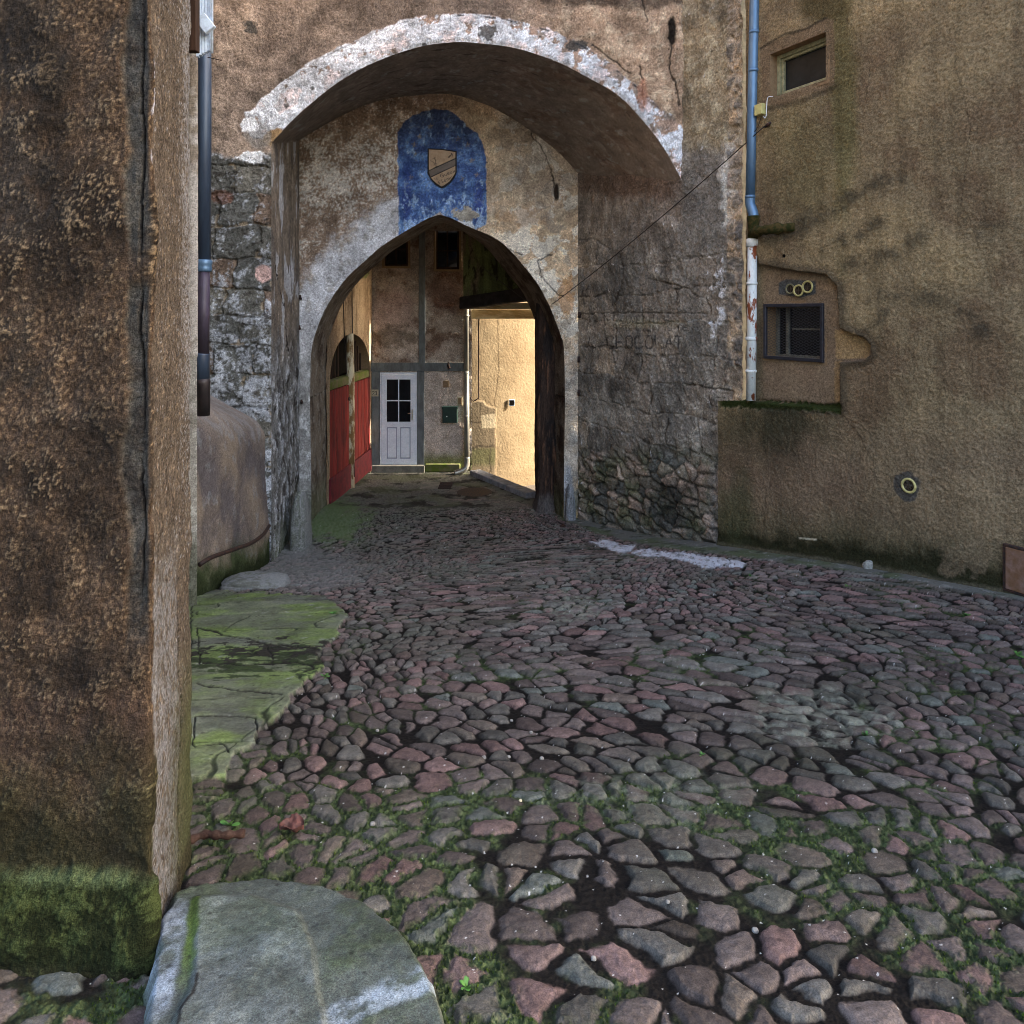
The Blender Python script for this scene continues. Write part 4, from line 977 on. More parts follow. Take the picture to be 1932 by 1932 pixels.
jb = empty('junction_box', wp(1438, 210, .03), 'small cream electrical junction box beside the blue downpipe', 'junction box')
MB().box(wp(1438, 208, .035), (.055, .035, .062), WAX, .006).build('cover', M['cream'], jb)
MB().tube(spline([wp(1444,220,.03), wp(1447,224,.03), wp(1449,218,.03), wp(1449,190,.015), wp(1451,183,.01), wp(1458,182,.0)], 20), .0045, 8).build('white_wire', M['white'], jb)
MB().tube(spline([wp(1440,220,.03), wp(1436,232,.03), wp(1431,244,.03), wp(1424,254,.045)], 16), .004, 8).build('black_wire', M['ink'], jb)
cb = empty('overhead_cable', wp(1450, 236, .03), 'thin black cable slung from the roughcast wall through the pointed arch', 'cable')
MB().tube([wp(1446,240,.02), wp(1452,236,.03), wp(1457,231,.02)], [.012,.022,.010], 10).build('anchor', M['iron'], cb)
e1 = at(1043, 573, Y2-.04)
a0 = wp(1447, 239, .04); mid = [a0*(1-t)+e1*t+np.array([0, 0, -.10*4*t*(1-t)*.6]) for t in np.linspace(0, 1, 30)]
MB().tube(mid, .006, 6).build('wire', M['ink'], cb)
e2 = at(1006, 578, 12.6); e3 = at(893, 492, 14.6)
MB().tube([e1, at(1040,574,11.6), e2], .006, 6).build('wire', M['ink'], cb)
MB().tube([e2*(1-t)+e3*t for t in np.linspace(0, 1, 12)], .006, 6).build('wire', M['ink'], cb)

# rusty hatch at the right edge
ht = empty('metal_hatch', wp(1930, 1105, 0), 'rusted pink metal hatch let into the foot of the roughcast wall', 'hatch')
ta, tb = wt(1902), wt(2010); zc_a = wp(1902, 1068, 0)[2]
za, zb = wp(1902, 1108, 0)[2], wp(1902, 1030, 0)[2]
hc = np.array([*(WP+WD*(ta+tb)/2), (za+zb)/2])
MB().box(hc+WN*.035, ((tb-ta)/2, .012, (zb-za)/2), WAX, .004).build('panel', M['rust'], ht)
fr = MB()
for (a, b, hx, hz) in ((0, (zb-za)/2+.012, (tb-ta)/2+.02, .010), (0, -(zb-za)/2-.012, (tb-ta)/2+.02, .010), (-(tb-ta)/2-.012, 0, .010, (zb-za)/2), ((tb-ta)/2+.012, 0, .010, (zb-za)/2)):
    fr.box(hc+W3*a+UP*b+WN*.02, (hx, .022, hz), WAX, .003)
fr.build('hatch_frame', M['iron'], ht)

# ------------------------------------------------------------------ left-hand buildings
def path_wall(name, pts, z0, z1, du, dz, rad, colf, mat_, parent, ztilt=0):
    p = np.array(pts, float); q = []
    for i in range(len(p)):
        if 0 < i < len(p)-1:
            a = p[i]-(p[i]-p[i-1])/np.linalg.norm(p[i]-p[i-1])*rad; b = p[i]+(p[i+1]-p[i])/np.linalg.norm(p[i+1]-p[i])*rad
            for t in np.linspace(0, 1, 7): q.append((1-t)**2*a+2*t*(1-t)*p[i]+t*t*b)
        else: q.append(p[i])
    q = np.array(q); L = np.r_[0, np.cumsum(np.linalg.norm(np.diff(q, axis=0), axis=1))]
    s = np.arange(0, L[-1], du); X = np.interp(s, L, q[:, 0]); Y = np.interp(s, L, q[:, 1])
    tx_ = np.gradient(X, s); ty_ = np.gradient(Y, s); l = np.hypot(tx_, ty_); nx_, ny_ = ty_/l, -tx_/l
    k = np.hanning(9); k /= k.sum(); nx_ = np.convolve(np.pad(nx_, 4, 'edge'), k, 'valid'); ny_ = np.convolve(np.pad(ny_, 4, 'edge'), k, 'valid')
    z = np.arange(z0, z1, dz); S, Z = np.meshgrid(s, z)
    P = np.stack([np.broadcast_to(X, S.shape), np.broadcast_to(Y, S.shape), Z], -1)
    C, d = colf(S, Z, P, L)
    P = P+np.stack([nx_*d, ny_*d, 0*d], -1)
    return grid_obj(name, P, C, mat_, parent)
near_house = empty('near_house', (-1.4, 1.8, -1.7), 'dark earth-rendered house corner close on the left edge with a mossy plinth', 'house')
def near_col(S, Z, P, L):
    px_, py_ = pix(P); sh = S.shape
    corner = np.hypot(1.35, .06); K = S-1.302      # distance past the corner
    n1 = fbm(S*3, Z*3, 401, 6); n2 = fbm(S*14, Z*14, 402, 6); n3 = fbm(S*95, Z*95, 403, 4); ns = fbm(S*34, Z*26, 404, 6, .7)
    C = nz(sh, (66, 50, 36)); C = mix(C, lin(104, 80, 50), ss(.35*n2+1.0*n3+.2*ss(-K, .4, 1), -.1, .5)); C = mix(C, lin(40, 32, 26), ss(n1+.4*n2+.5*n3, .0, .35)*.9)
    C = mix(C, lin(52, 46, 40), ss(fbm(S*1.5, Z*1.5, 405, 5)+.3*n2, .12, .35)*.7)
    C = mix(C, lin(150, 122, 80), ss(n3+.8*n2+.4*n1, .35, .6)*.45)
    for k_, (bx, by, rx, ry) in enumerate([(95,180,36,90),(100,330,34,80),(120,520,50,60),(190,880,70,120),(70,1080,60,70),(150,1250,90,60),(230,1420,60,60),(60,1560,90,70),(40,60,60,50)]): C = mix(C, lin(34, 28, 24), blob(px_, py_, bx, by, rx, ry, .9, .9, 440+k_, S, Z, 3)*.6)
    # grey cement patches along the arris
    gm = ss(K+.03*fbm(S*4, Z*4, 406, 5)+.006*n3, -.072, -.066)*ss(K, .0, -.012)*ss(fbm(S*0+2, Z*2.2, 407, 4), -.45, -.3)*ss(Z, -.9, -.7)
    C = mix(C, mix(nz(sh, (70, 68, 62)), lin(52, 48, 44), ss(n2, -.2, .3)), gm*.9)
    C = mix(C, lin(70, 50, 38), ss(-Z+.04*n1+.06*(K+.1), .93, .98)*.5*ss(-K, 0, .02))
    # side face: speckled brown to blue-white
    side = ss(K, .01, .03)
    sc = mix(nz(sh, (110, 96, 80)), lin(66, 54, 46), ss(n3+.3*n2, -.1, .4)); sc = mix(sc, lin(166, 140, 112), ss(fbm(S*60, Z*40, 408, 4), .15, .5)*.6)
    sc = mix(sc, lin(160, 162, 172), ss(.6*ns+.8*n3+.5*ss(K, .22, .42)*ss(Z, -.9, .0)+.4*ss(K, .10, .02)*ss(-Z, .4, .8)-.25, .05, .35)*.7)
    wlo = ss(-Z+.08*ns, .55, .8)*ss(K+.02*ns, .33, .24)
    sc = mix(sc, lin(142, 146, 156), wlo*.7*ss(fbm(S*30, Z*24, 409, 6, .7), -.3, .2))
    sc = mix(sc, lin(84, 92, 44), ss(-Z+.12*ns, .9, 1.35)*ss(K+.05*ns, .10, .42)*.9)
    C = mix(C, sc, side)
    gv = ss(np.abs(K-.30+.012*fbm(S*0+1, Z*3, 410, 3)), .012, .004)*ss(-Z, .7, .95); C = mix(C, lin(34, 28, 20), gv*.9)
    cr = ss(np.abs(K+.028+.02*fbm(S*0, Z*3.1, 411, 5)), .005, .0015)*ss(fbm(S*0+4, Z*1.8, 412, 3), -.3, .1)*ss(Z, -.8, -.5); C = mix(C, lin(20, 16, 14), cr)
    C = mix(C, lin(180, 190, 220), ss(np.abs(K-.015-.02*fbm(S*0+6, Z*4, 413, 4)), .012, .002)*ss(fbm(S*3, Z*6, 414, 4), .0, .3)*ss(Z, .0, .4)*.8)
    # plinth
    pz = -1.395-.03*K+.016*fbm(S*5, Z*0+3, 419, 4)+.012*n2; pl = ss(pz-Z+.004*n2, -.008, .016)*ss(K, .03, -.0)
    C = mix(C, lin(40, 34, 24), ss(-Z+.10*n1, 1.15, 1.36)*.75*ss(K, .05, -.02))
    C = mix(C, mix(nz(sh, (34, 36, 16)), lin(62, 66, 24), ss(n2+.4*n3, -.1, .4)), pl*.95); C = mix(C, lin(92, 98, 62), pl*ss(pz-Z, .045, .012)*.55*ss(fbm(S*8, Z*8, 434, 5), -.4, .1))
    C = mix(C, lin(64, 50, 36), ss(-Z+.02*n1, 1.60, 1.66)*.6)
    hole = blob(px_, py_, 3, 1765, 14, 16, .4, .3, 3, S, Z, 3); C = mix(C, lin(16, 12, 10), hole)
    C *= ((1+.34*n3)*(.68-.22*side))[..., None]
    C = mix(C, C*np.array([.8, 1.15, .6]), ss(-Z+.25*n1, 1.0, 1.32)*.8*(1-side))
    C = C*(1+side*(.55*fbm(S*85, Z*150, 430, 3, .8)+.25*fbm(S*9, Z*7, 431, 5, .66)))[..., None]*(1+.35*(1-side)*fbm(S*9, Z*9, 432, 6, .7))[..., None]
    d = .022*n1+.006*n2+.0035*n3-.014*gm+.010*side*fbm(S*7, Z*5, 433, 5, .62)+.024*pl-.018*gv-.012*cr-.02*hole
    d = d*(1-.45*side)
    return C, d
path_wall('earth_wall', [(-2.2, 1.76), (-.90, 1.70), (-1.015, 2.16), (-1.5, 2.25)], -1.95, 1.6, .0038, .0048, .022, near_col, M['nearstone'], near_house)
nm = MB()
nm.prism([(x, y, 9.) for x, y in [(-6, 1.9), (-1.0, 1.80), (-1.06, 2.10), (-1.6, 2.16), (-6, 2.2)]][::-1], (0, 0, 1), 11.5)
nm.prism([(x, y, 9.) for x, y in [(-2.3, 1.765), (-.91, 1.705), (-1.02, 2.155), (-2.3, 2.2)]][::-1], (0, 0, 1), 7.42)
nm.build('wall_core', M['tan'], near_house)

second = empty('second_house', (-2.85, 6.1, -2.5), 'narrow pale stucco house edge behind the near corner, with a white shuttered window', 'house')
def second_col(S, Z, P, L):
    sh = S.shape; n1 = fbm(S*1.2, Z*1.2, 421, 5); n2 = fbm(S*6, Z*5, 422, 5); n3 = fbm(S*30, Z*26, 423, 4)
    C = nz(sh, (142, 138, 128)); C = mix(C, lin(176, 172, 164), ss(n2+.3*n3, -.1, .4)); C = mix(C, lin(90, 84, 72), ss(n1, .0, .4)*.6)
    up = ss(Z+.05*n2, -.42, -.36); C = mix(C, mix(nz(sh, (160, 154, 146)), lin(120, 108, 92), ss(n2+ss(Z, .6, 2.2)*.8-.3, -.1, .4)), up*.9)
    C = mix(C, lin(66, 74, 50), ss(-Z+.15*n1, 1.7, 2.5)*.8)
    C *= (1+.25*n3)[..., None]
    return C, .012*n1+.006*n2+.003*n3+.02*up
path_wall('stucco_wall', [(-1.30, 2.45), (-2.915, 6.10), (-2.812, 6.12), (-3.25, 6.20), (-4.35, 9.1)], -3.6, 4.6, .012, .014, .012, second_col, M['roughcast'], second)
MB().prism([(x, y, 9.) for x, y in [(-6, 2.6), (-1.5, 2.7), (-3.06, 6.15), (-3.35, 6.25), (-4.5, 9.1), (-6, 9.1)]][::-1], (0, 0, 1), 12.8).build('wall_core', M['tan'], second)
# shuttered window overhead: dark timber casing and a white slatted panel with its bolt
ws = MB(); ws.box(at(365, -120, 5.6)+np.array([0, 0, 0]), (.045, .30, .93), None, .004)
ws.box((at(365,-300,5.6)[0], 5.6, .5+2.0), (.001,.001,.001))
sx = at(376, 0, 5.55)[0]
W_ = empty('window_shutter', (sx, 5.5, 2.0), 'dark timber casing with a white panelled shutter high above the left downpipe', 'shutter')
MB().box((at(362,0,5.35)[0], 5.35, (HY-98)/F*5.35+1.2), (.047, .035, 1.2), None, .004).build('casing', M['darkwood'], W_)
sh_ = MB(); 
for k in range(5): sh_.box((at(386,0,5.75)[0]-.055+.024*k, 5.75, (HY-108)/F*5.75+1.2), (.0105, .018, 1.2-.012*k), None, .002)
sh_.build('panel', M['white_frame'], W_)
rl = MB(); rl.box((at(389,0,5.70)[0], 5.69, (HY-45)/F*5.69), (.07, .02, .05), np.array([[.62, 0, -.78],[0, 1, 0],[.78, 0, .62]]), .003); rl.build('brace', M['white_frame'], W_)
MB().tube([at(400,-300,5.72), at(400,100,5.72)], .011, 10).build('bolt_rod', M['white_frame'], W_)
MB().tube([at(392,108,5.7), at(418,114,5.6)], .004, 6).build('hook', M['iron'], W_)

# cement buttress filling the corner in front of the gateway
def buttress():
    n_s, n_t = 190, 240
    S, T = np.meshgrid(np.linspace(0, 1, n_s), np.linspace(0, 1, n_t))
    X0 = -3.00*(1-S)-3.215*S; Y0 = 6.43*(1-S)+9.12*S
    g0 = ground(X0, Y0)-.1; zs = -1.02*(1-S)-1.50*S           # height of the shoulder
    k = .70
    a = np.clip(T/k, 0, 1); b = np.clip((T-k)/(1-k), 0, 1)
    zt = -.55*(1-S)-1.08*S; xt = -3.75*(1-S)-4.05*S
    Z = g0+(zs-g0)*a; Z = Z+(zt-zs)*b; X = X0+(xt-X0)*b
    kk = np.hanning(75); kk /= kk.sum(); sm_ = lambda A: np.stack([np.convolve(np.pad(A[:, i], 37, 'reflect', reflect_type='odd'), kk, 'valid') for i in range(A.shape[1])], 1)
    X, Z = sm_(X), sm_(Z)
    X = X-.06*ss(T, .1, .7)*(1-b)-.02
    W = S*2.7; H = T*2.8
    n1 = fbm(W*1.2, H*1.2, 431, 5); n2 = fbm(W*4, H*4, 432, 5); n3 = fbm(W*30, H*30, 433, 3)
    C = nz(S.shape, (116, 104, 96)); C = mix(C, lin(138, 122, 104), ss(n1+.3*n2, -.1, .5)); C = mix(C, lin(96, 90, 92), ss(-n1, .0, .4)*.8)
    C = mix(C, lin(132, 136, 140), ss(n2+.4*ss(T, .55, .7)-.1, .1, .5)*.5); C = mix(C, lin(140, 128, 118), ss(T, .62, .8)*.5)
    hg = Z-ground(X0, Y0); C = mix(C, lin(62, 78, 34), ss(hg+.16*n1+.1*n2, .50, .18)*.9); C = mix(C, lin(34, 44, 22), ss(hg+.12*n2, .26, .06)*.8)
    C *= (1+.22*n3)[..., None]
    d = .03*n1+.010*n2+.003*n3
    grid_obj('cement_buttress', np.stack([X+d, Y0-.2*d, Z], -1), C, M['roughcast'])
    o = bpy.data.objects['cement_buttress']
    return tag(o, 'grey-pink cement buttress sloping up against the gateway under the left downpipe', 'buttress')
buttress()
# downpipe on the left
lp = empty('downpipe', at(384, 780, 6.55), 'dark slate downpipe ending in the cement buttress at left', 'downpipe')
YL = 6.55; rp = .062
MB().tube([at(385,-260,YL), at(386,200,YL), at(385,497,YL)], rp, 20).build('upper_pipe', M['zinc_dark'], lp)
MB().tube([at(385,490,YL), at(385,492,YL), at(385,499,YL), at(385,502,YL), at(385,505,YL), at(385,511,YL), at(385,513,YL)], [rp, rp*1.2, rp*1.22, rp*1.08, rp*1.18, rp*1.15, rp], 20).build('collar', M['zinc'], lp)
MB().tube([at(384,505,YL), at(382.5,672,YL)], rp*.95, 20).build('middle_pipe', M['castiron'], lp)
MB().tube([at(382.5,666,YL), at(382,670,YL), at(382,720,YL)], [rp, rp*1.04, rp*1.04], 20).build('sleeve', M['zinc_dark'], lp)
MB().tube([at(382,715,YL), at(383,723,YL), at(384,726,YL), at(384,784,YL)], [rp*1.04, rp*1.12, rp*.98, rp*.94], 20).build('shoe', M['pipeblack'], lp)
# curved iron rail in front of the buttress
rail = spline([at(376,1066,6.40), at(398,1052,6.55), at(440,1037,6.95), at(475,1024,7.5), at(497,1008,8.1), at(508,992,8.7)], 40)
tag(MB().tube(rail, .021, 12).build('iron_rail', M['iron']), 'bent iron rail curving across the foot of the cement buttress', 'rail')

# guard stones and hinge pins of the gateway
def rock(name, c, half, s, mat_, parent=None, taper=.25, col=(122, 124, 122), col2=(96, 100, 92), sq=3.0):
    n, m = 40, 40
    A, Bb = np.meshgrid(np.linspace(0, 2*np.pi, n), np.linspace(-np.pi/2, np.pi/2, m))
    def pw(v): return np.sign(v)*np.abs(v)**(2/sq)
    x = pw(np.cos(Bb))*pw(np.cos(A)); y = pw(np.cos(Bb))*pw(np.sin(A)); z = pw(np.sin(Bb))
    n1 = fbm(x*1.3+3+z, y*1.3+z*1.1, s, 4)+.0; n2 = fbm(x*5+z*3, y*5-z*4, s+3, 4)
    # close the seam
    w = np.minimum(np.arange(n), n-1-np.arange(n))/6.; w = np.clip(w, 0, 1)[None]; n1 = n1*w; n2 = n2*w
    r = 1+.14*n1+.05*n2; t = 1-taper*(z*.5+.5)
    P = np.stack([c[0]+half[0]*x*r*t, c[1]+half[1]*y*r*t, c[2]+half[2]*z*r], -1)
    C = mix(nz(x.shape, col), lin(*col2), ss(n2+n1*.4, -.2, .3)*w); C = C*(1+.25*n2)[..., None]
    o = grid_obj(name, P, C, mat_, parent); return o
gs = rock('guard_stone', (at(566,1040,9.95)[0], 9.98, -3.15), (.155, .28, .52), 501, M['plaster'], None, .35, (124,128,126), (92,98,84))
tag(gs, 'whitewashed guard stone standing at the left foot of the pointed arch', 'guard stone')
rock('guard_stone', (at(1076,985,11.22)[0], 11.22, -3.25), (.11, .16, .42), 505, M['plaster'], None, .45, (132,136,140), (104,106,104))
tag(bpy.data.objects['guard_stone.001'], 'small pale guard stone at the right foot of the pointed arch', 'guard stone')
def foot_rock():
    o = rock('loose_slab', tuple(gp(482,1108)+np.array([0, 0, .02])), (.36, .22, .10), 511, M['concrete'], None, .1, (112,116,116), (84,88,80), 3.5)
    tag(o, 'flat grey rock lying at the foot of the cement buttress', 'rock')
foot_rock()
for k, (x, y, Y) in enumerate([(567,563,11.22),(565,620,11.22),(569,760,11.22)]):
    e = MB(); c = at(x, y, Y); e.tube([c+np.array([-.02, .09, 0]), c+np.array([0, .0, 0])], .022, 10); e.tube([c+np.array([0, -.008, -.02]), c+np.array([0, -.008, .055])], .016, 10)
    tag(e.build('hinge_pin', M['iron']), ['highest of the three rusty hinge pins on the left jamb', 'middle one of the three rusty hinge pins on the left jamb', 'lowest of the three rusty hinge pins on the left jamb'][k], 'hinge', 'gate hinge pins in the passage walls')
for k, (x, y) in enumerate([(1093,594),(1092,678),(1092,741)]):
    c = at(x, y, 11.24); e = MB(); e.tube([c+np.array([.03, .10, 0]), c+np.array([0, -.01, 0])], .026, 10); e.tube([c+np.array([0, -.01, -.05]), c+np.array([0, -.01, .05])], .022, 10)
    tag(e.build('hinge_pin', M['iron']), ['highest of the three rusty hinge pins on the right passage wall', 'middle one of the three rusty hinge pins on the right passage wall', 'lowest of the three rusty hinge pins on the right passage wall'][k], 'hinge', 'gate hinge pins in the passage walls')

# heraldic shield on the blue panel
def shield():
    Ys = Y2-.055
    def q(x, y): return at(x, y, Ys)
    e = empty('shield_plaque', q(833, 350), 'tan shield plaque with brown diagonal band hung on the blue painted panel', 'plaque')
    out = [(808,281),(833,282),(860,286),(860,325),(856,334),(848,344),(838,351),(833,353),(824,348),(814,338),(808,327)]
    nrm = np.array([0, -1., 0])
    big = [(833+(x-833)*1.05, 316+(y-316)*1.045) for x, y in out]
    MB().prism([q(x, y)+np.array([0, .012, 0]) for x, y in big], nrm, .03).build('rim', M['ink'], e)
    MB().prism([q(x, y) for x, y in [(809,282),(833,283),(859,287),(859,298),(809,321)]], nrm, .02).build('upper_tile', M['shield'], e)
    MB().prism([q(x, y)+np.array([0, .004, 0]) for x, y in [(809,322.5),(859,300),(859,311.5),(812,333)]], nrm, .02).build('band', M['shield_band'], e)
    MB().prism([q(x, y) for x, y in [(813,335),(859,313),(859,325),(855,333),(848,342),(838,349),(833,351.5),(825,347),(817,339.5)]], nrm, .02).build('lower_tile', M['shield'], e)
    def text(t, x, y, size, rot):
        cu = bpy.data.curves.new('lettering', 'FONT'); cu.body = t; cu.size = size; cu.extrude = .0015; cu.space_character = 1.15
        o = bpy.data.objects.new('tmp_text', cu); COL.objects.link(o)
        me = bpy.data.meshes.new_from_object(o.evaluated_get(bpy.context.evaluated_depsgraph_get())); bpy.data.objects.remove(o)
        me.materials.append(M['ink']); lt = link('lettering', me, e)
        lt.location = Vector(tuple(q(x, y)+np.array([0, -.004, 0])))-e.location; lt.rotation_euler = (math.pi/2, -rot, 0)
    text('LE', 820.5, 340.5, .050, math.radians(20)); text('Gueux', 831.5, 336, .088, math.radians(22)); text("d'Semur", 826.5, 349, .082, math.radians(24))
    # scratched drawing on the upper tile
    rs_ = np.random.RandomState(4)
    for (cx_, cy_, r) in ((817,302,6),(822,312,5),(847,296,5),(851,292,4)):
        pts = [q(cx_+rs_.uniform(-r, r), cy_+rs_.uniform(-r, r))+np.array([0, -.002, 0]) for _ in range(9)]
        MB().tube(spline(pts, 40), .0022, 4).build('engraving', M['ink'], e)
shield()

# ------------------------------------------------------------------ beyond the pointed arch
YH = 15.4
house = empty('timbered_house', (-2, YH, -3.6), 'half-timbered house number 23 seen through the pointed arch with a white door', 'house')
def house_wall():
    X, Z = np.meshgrid(np.arange(-3.22, -.90, .013), np.arange(-3.7, 2.35, .013)); sh = X.shape
    px_, py_ = CX+F*X/YH, HY-F*Z/YH
    B = lambda *a, **k: blob(px_, py_, *a, X=X, Y=Z, **k)
    n1 = fbm(X*1.4, Z*1.4, 601, 6); n2 = fbm(X*5, Z*5, 602, 6); n3 = fbm(X*18, Z*18, 603, 4)
    C = nz(sh, (168, 146, 124)); C = mix(C, lin(186, 168, 148), ss(n2, -.1, .4)); C = mix(C, lin(120, 84, 56), ss(n1+.4*n2, .0, .4)*.85*ss(py_, 700, 680))
    C = mix(C, lin(186, 150, 136), B(740, 585, 40, 40, soft=.8, warp=.5, s=1)*.6); C = mix(C, lin(110, 62, 36), B(838, 545, 36, 46, soft=.8, warp=.6, s=2)*.7)
    C = mix(C, lin(84, 66, 48), ss(py_, 560, 480)*.45); C = mix(C, lin(92, 76, 54), B(740, 635, 50, 18, soft=.6, warp=1., s=3, fr=2)*.6)
    pink = ss(py_, 700, 705); C = mix(C, mix(nz(sh, (198, 176, 154)), lin(180, 156, 132), ss(n2, -.1, .4)), pink*.9)
    C = mix(C, lin(112, 116, 42), ss(py_+10*n1, 848, 872)*pink*.9)
    hole = lambda x0, x1, y0, y1: (cen(px_) > x0) & (cen(px_) < x1) & (cen(py_) > y0) & (cen(py_) < y1)
    keep = ~(hole(725, 770, 436, 502) | hole(822, 866, 436, 508) | hole(717, 786, 703, 878))
    C = weather(C, X, Z, 1501, .8)
    grid_obj('plaster_wall', np.stack([X, YH-(.02*n1+.012*n2+.004*n3), Z], -1), C, M['plaster'], house, keep)
house_wall()
def q(x, y, Y=YH): return at(x, y, Y)
def rect(mb, x0, x1, y0, y1, Y, dep, bev=.004):
    a, b = at(x0, y1, Y), at(x1, y0, Y); mb.box(((a[0]+b[0])/2, Y+dep/2, (a[2]+b[2])/2), (abs(b[0]-a[0])/2, dep/2, abs(b[2]-a[2])/2), None, bev); return mb
Yf = YH-.05
rect(MB(), 790, 802, 436, 685, Yf, .12).build('timber_post', M['frame_grey'], house)
rect(MB(), 700, 877, 684.5, 700, Yf-.01, .14).build('timber_beam', M['frame_grey'], house)
rect(MB(), 786.5, 800, 700.5, 880, Yf, .12).build('timber_post', M['frame_grey'], house)
rect(MB(), 701, 716, 700.5, 884, Yf, .12).build('timber_post', M['frame_grey'], house)
rect(MB(), 701, 801, 878.5, 894, Yf-.09, .20, .012).build('door_sill', M['stonegrey'], house)
rect(MB(), 802, 868, 876, 890, Yf-.07, .18, .012).build('plinth', M['stonemoss'], house)
for (x0, x1, y0, y1) in ((725,770,436,502),(822,866,436,508)):
    f = MB(); Yw = YH+.10
    for a in ((x0,x0+4,y0,y1),(x1-4,x1,y0,y1),(x0+4,x1-4,y1-4,y1),((x0+x1)/2-1.5,(x0+x1)/2+1.5,y0,y1-4),(x0+4,x1-4,(y0+y1)/2,(y0+y1)/2+2)): rect(f, *a, Yw, .04, .002)
    w = f.build('window', M['darkwood'], house)
    rect(MB(), x0, x1, y0, y1, Yw+.03, .01, 0).build('pane', M['glass'], w)
    s_ = MB(); 
    for a in ((x0-4,x0,y0,y1+4),(x1,x1+4,y0,y1+4),(x0,x1,y1,y1+4)): rect(s_, *a, YH-.03, .14, .004)
    s_.build('window_surround', M['wsur'] if 'wsur' in M else M['tan'], house)
M['groove'] = plain('shaded_groove_paint', lin(150,156,168), None, 8, .6, .3)  # grey copy of the door white, painted shade for the panel grooves
def house_door():
    f = MB(); Yd = YH-.03
    for a in ((716.8,719.5,703,878),(783.5,786.2,703,878),(719.5,783.5,703,706)): rect(f, *a, Yd-.01, .10, .002)
    d = f.build('door', M['white'], house)
    l = MB(); x0, x1, y0, y1 = 720, 783, 706.5, 877
    g = (729.5, 774.5, 716, 796); mx, my = 752, 756
    for a in ((x0,g[0],y0,y1),(g[1],x1,y0,y1),(g[0],g[1],y0,g[2]),(g[0],g[1],g[3],806),(g[0],g[1],866,y1),(mx-2.8,mx+2.8,806,866)): rect(l, *a, Yd, .045, .002)
    for a in ((mx-1.1,mx+1.1,g[2],g[3]),(g[0],mx-1.1,my-1.1,my+1.1),(mx+1.1,g[1],my-1.1,my+1.1)): rect(l, *a, Yd+.006, .03, .001)
    for a in ((731.5,747.2,808.5,863.5),(756.8,772.5,808.5,863.5)):
        rect(l, *a, Yd+.014, .03, .008)
    l.build('door_leaf', M['white'], d)
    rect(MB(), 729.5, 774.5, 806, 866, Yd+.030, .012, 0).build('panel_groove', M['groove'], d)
    rect(MB(), g[0], g[1], g[2], g[3], Yd+.028, .008, 0).build('pane', M['glass'], d)
    h = MB(); rect(h, 776.3, 779.3, 772.5, 793, Yd-.012, .014, .002); h.tube([q(777.8,780,Yd-.005), q(777.8,780,Yd-.05), q(774,780,Yd-.052), q(769.5,780.5,Yd-.05)], .0085, 10)
    h.build('handle', M['brass'], d)
    for y in (722, 770, 812, 866): MB().tube([q(718,y-4,Yd-.02), q(718,y+4,Yd-.02)], .010, 8).build('hinge', M['white'], d)
house_door()
# number plate
e = empty('house_number', q(706.5, 741, Yf-.02), 'small ivory plate reading 23 on the grey post left of the white door', 'number plate')
rect(MB(), 699.5, 714, 735, 748, Yf-.014, .012, .002).build('plate', M['plate'], e)
ng = MB()
for ch, x0 in (('2', 702.6), ('3', 707.2)):
    for st in _FONT[ch]: ng.tube([q(x0+x/4*3.4, 745.2-y/6*7, Yf-.016) for x, y in st], .0052, 6)
ng.build('digits', M['ink'], e)
# letterbox
lb = empty('letterbox', q(848, 798, Yf), 'dark green letterbox on the pink wall beside the downpipe', 'letterbox')
rect(MB(), 834.5, 862.5, 771, 798, YH-.17, .15, .008).build('body', M['green_box'], lb)
rect(MB(), 833.5, 863.5, 768, 772, YH-.20, .19, .006).build('lid', M['green_box'], lb)
MB().tube([q(843,786,YH-.185), q(843,786,YH-.165)], .012, 12).build('lock', M['brass'], lb)
tag(rect(MB(), 836, 847, 718.5, 731, YH-.035, .03, .003).build('wall_patch', M['tan']), 'small brown square plate on the pink wall above the letterbox', 'plate')
bl = empty('doorbell', q(868, 757, YH-.04), 'small framed tan doorbell plate close to the downpipe', 'doorbell')
rect(MB(), 862.5, 873, 749, 765, YH-.040, .035, .003).build('frame', M['plate'], bl); rect(MB(), 864.5, 871, 751, 763, YH-.046, .01, .002).build('plate', M['tan'], bl)
tag(MB().tube([q(846,684,YH-.05), q(846,690,YH-.13), q(848,695,YH-.13), q(850,693,YH-.1)], [.015,.03,.02,.01], 10).build('iron_hook', M['iron']), 'rusty iron hook on the grey beam over the pink wall', 'hook')
# pale downpipe
fp = empty('downpipe', q(880, 890, 15.2), 'pale metal downpipe at the corner of the timbered house', 'downpipe')
Yp = 15.16; rp2 = .058
MB().tube([q(880,466,Yp), q(880,702,Yp)], rp2*.95, 18).build('upper_pipe', M['pipe_steel'], fp)
MB().tube([q(880,700,Yp), q(881,868,Yp)], rp2*1.05, 18).build('lower_pipe', M['pipe_steel'], fp)
for y in (512, 596, 704, 785): MB().tube([q(880,y-2.5,Yp), q(880,y,Yp), q(880,y+2.5,Yp)], [rp2, rp2*1.22, rp2], 18).build('pipe_collar', M['pipe_steel'], fp)
MB().tube(spline([q(881,862,Yp), q(881,874,Yp), q(878,884,Yp-.02), q(868,890,Yp-.05), q(857,893,Yp-.08)], 18), rp2*1.12, 18).build('shoe', M['pipe_steel'], fp)
MB().tube(spline([q(880,470,Yp), q(881,458,Yp), q(886,446,Yp), q(893,436,Yp), q(894,415,Yp)], 18), rp2*1.0, 18).build('swan_neck', M['pipeblack'], fp)
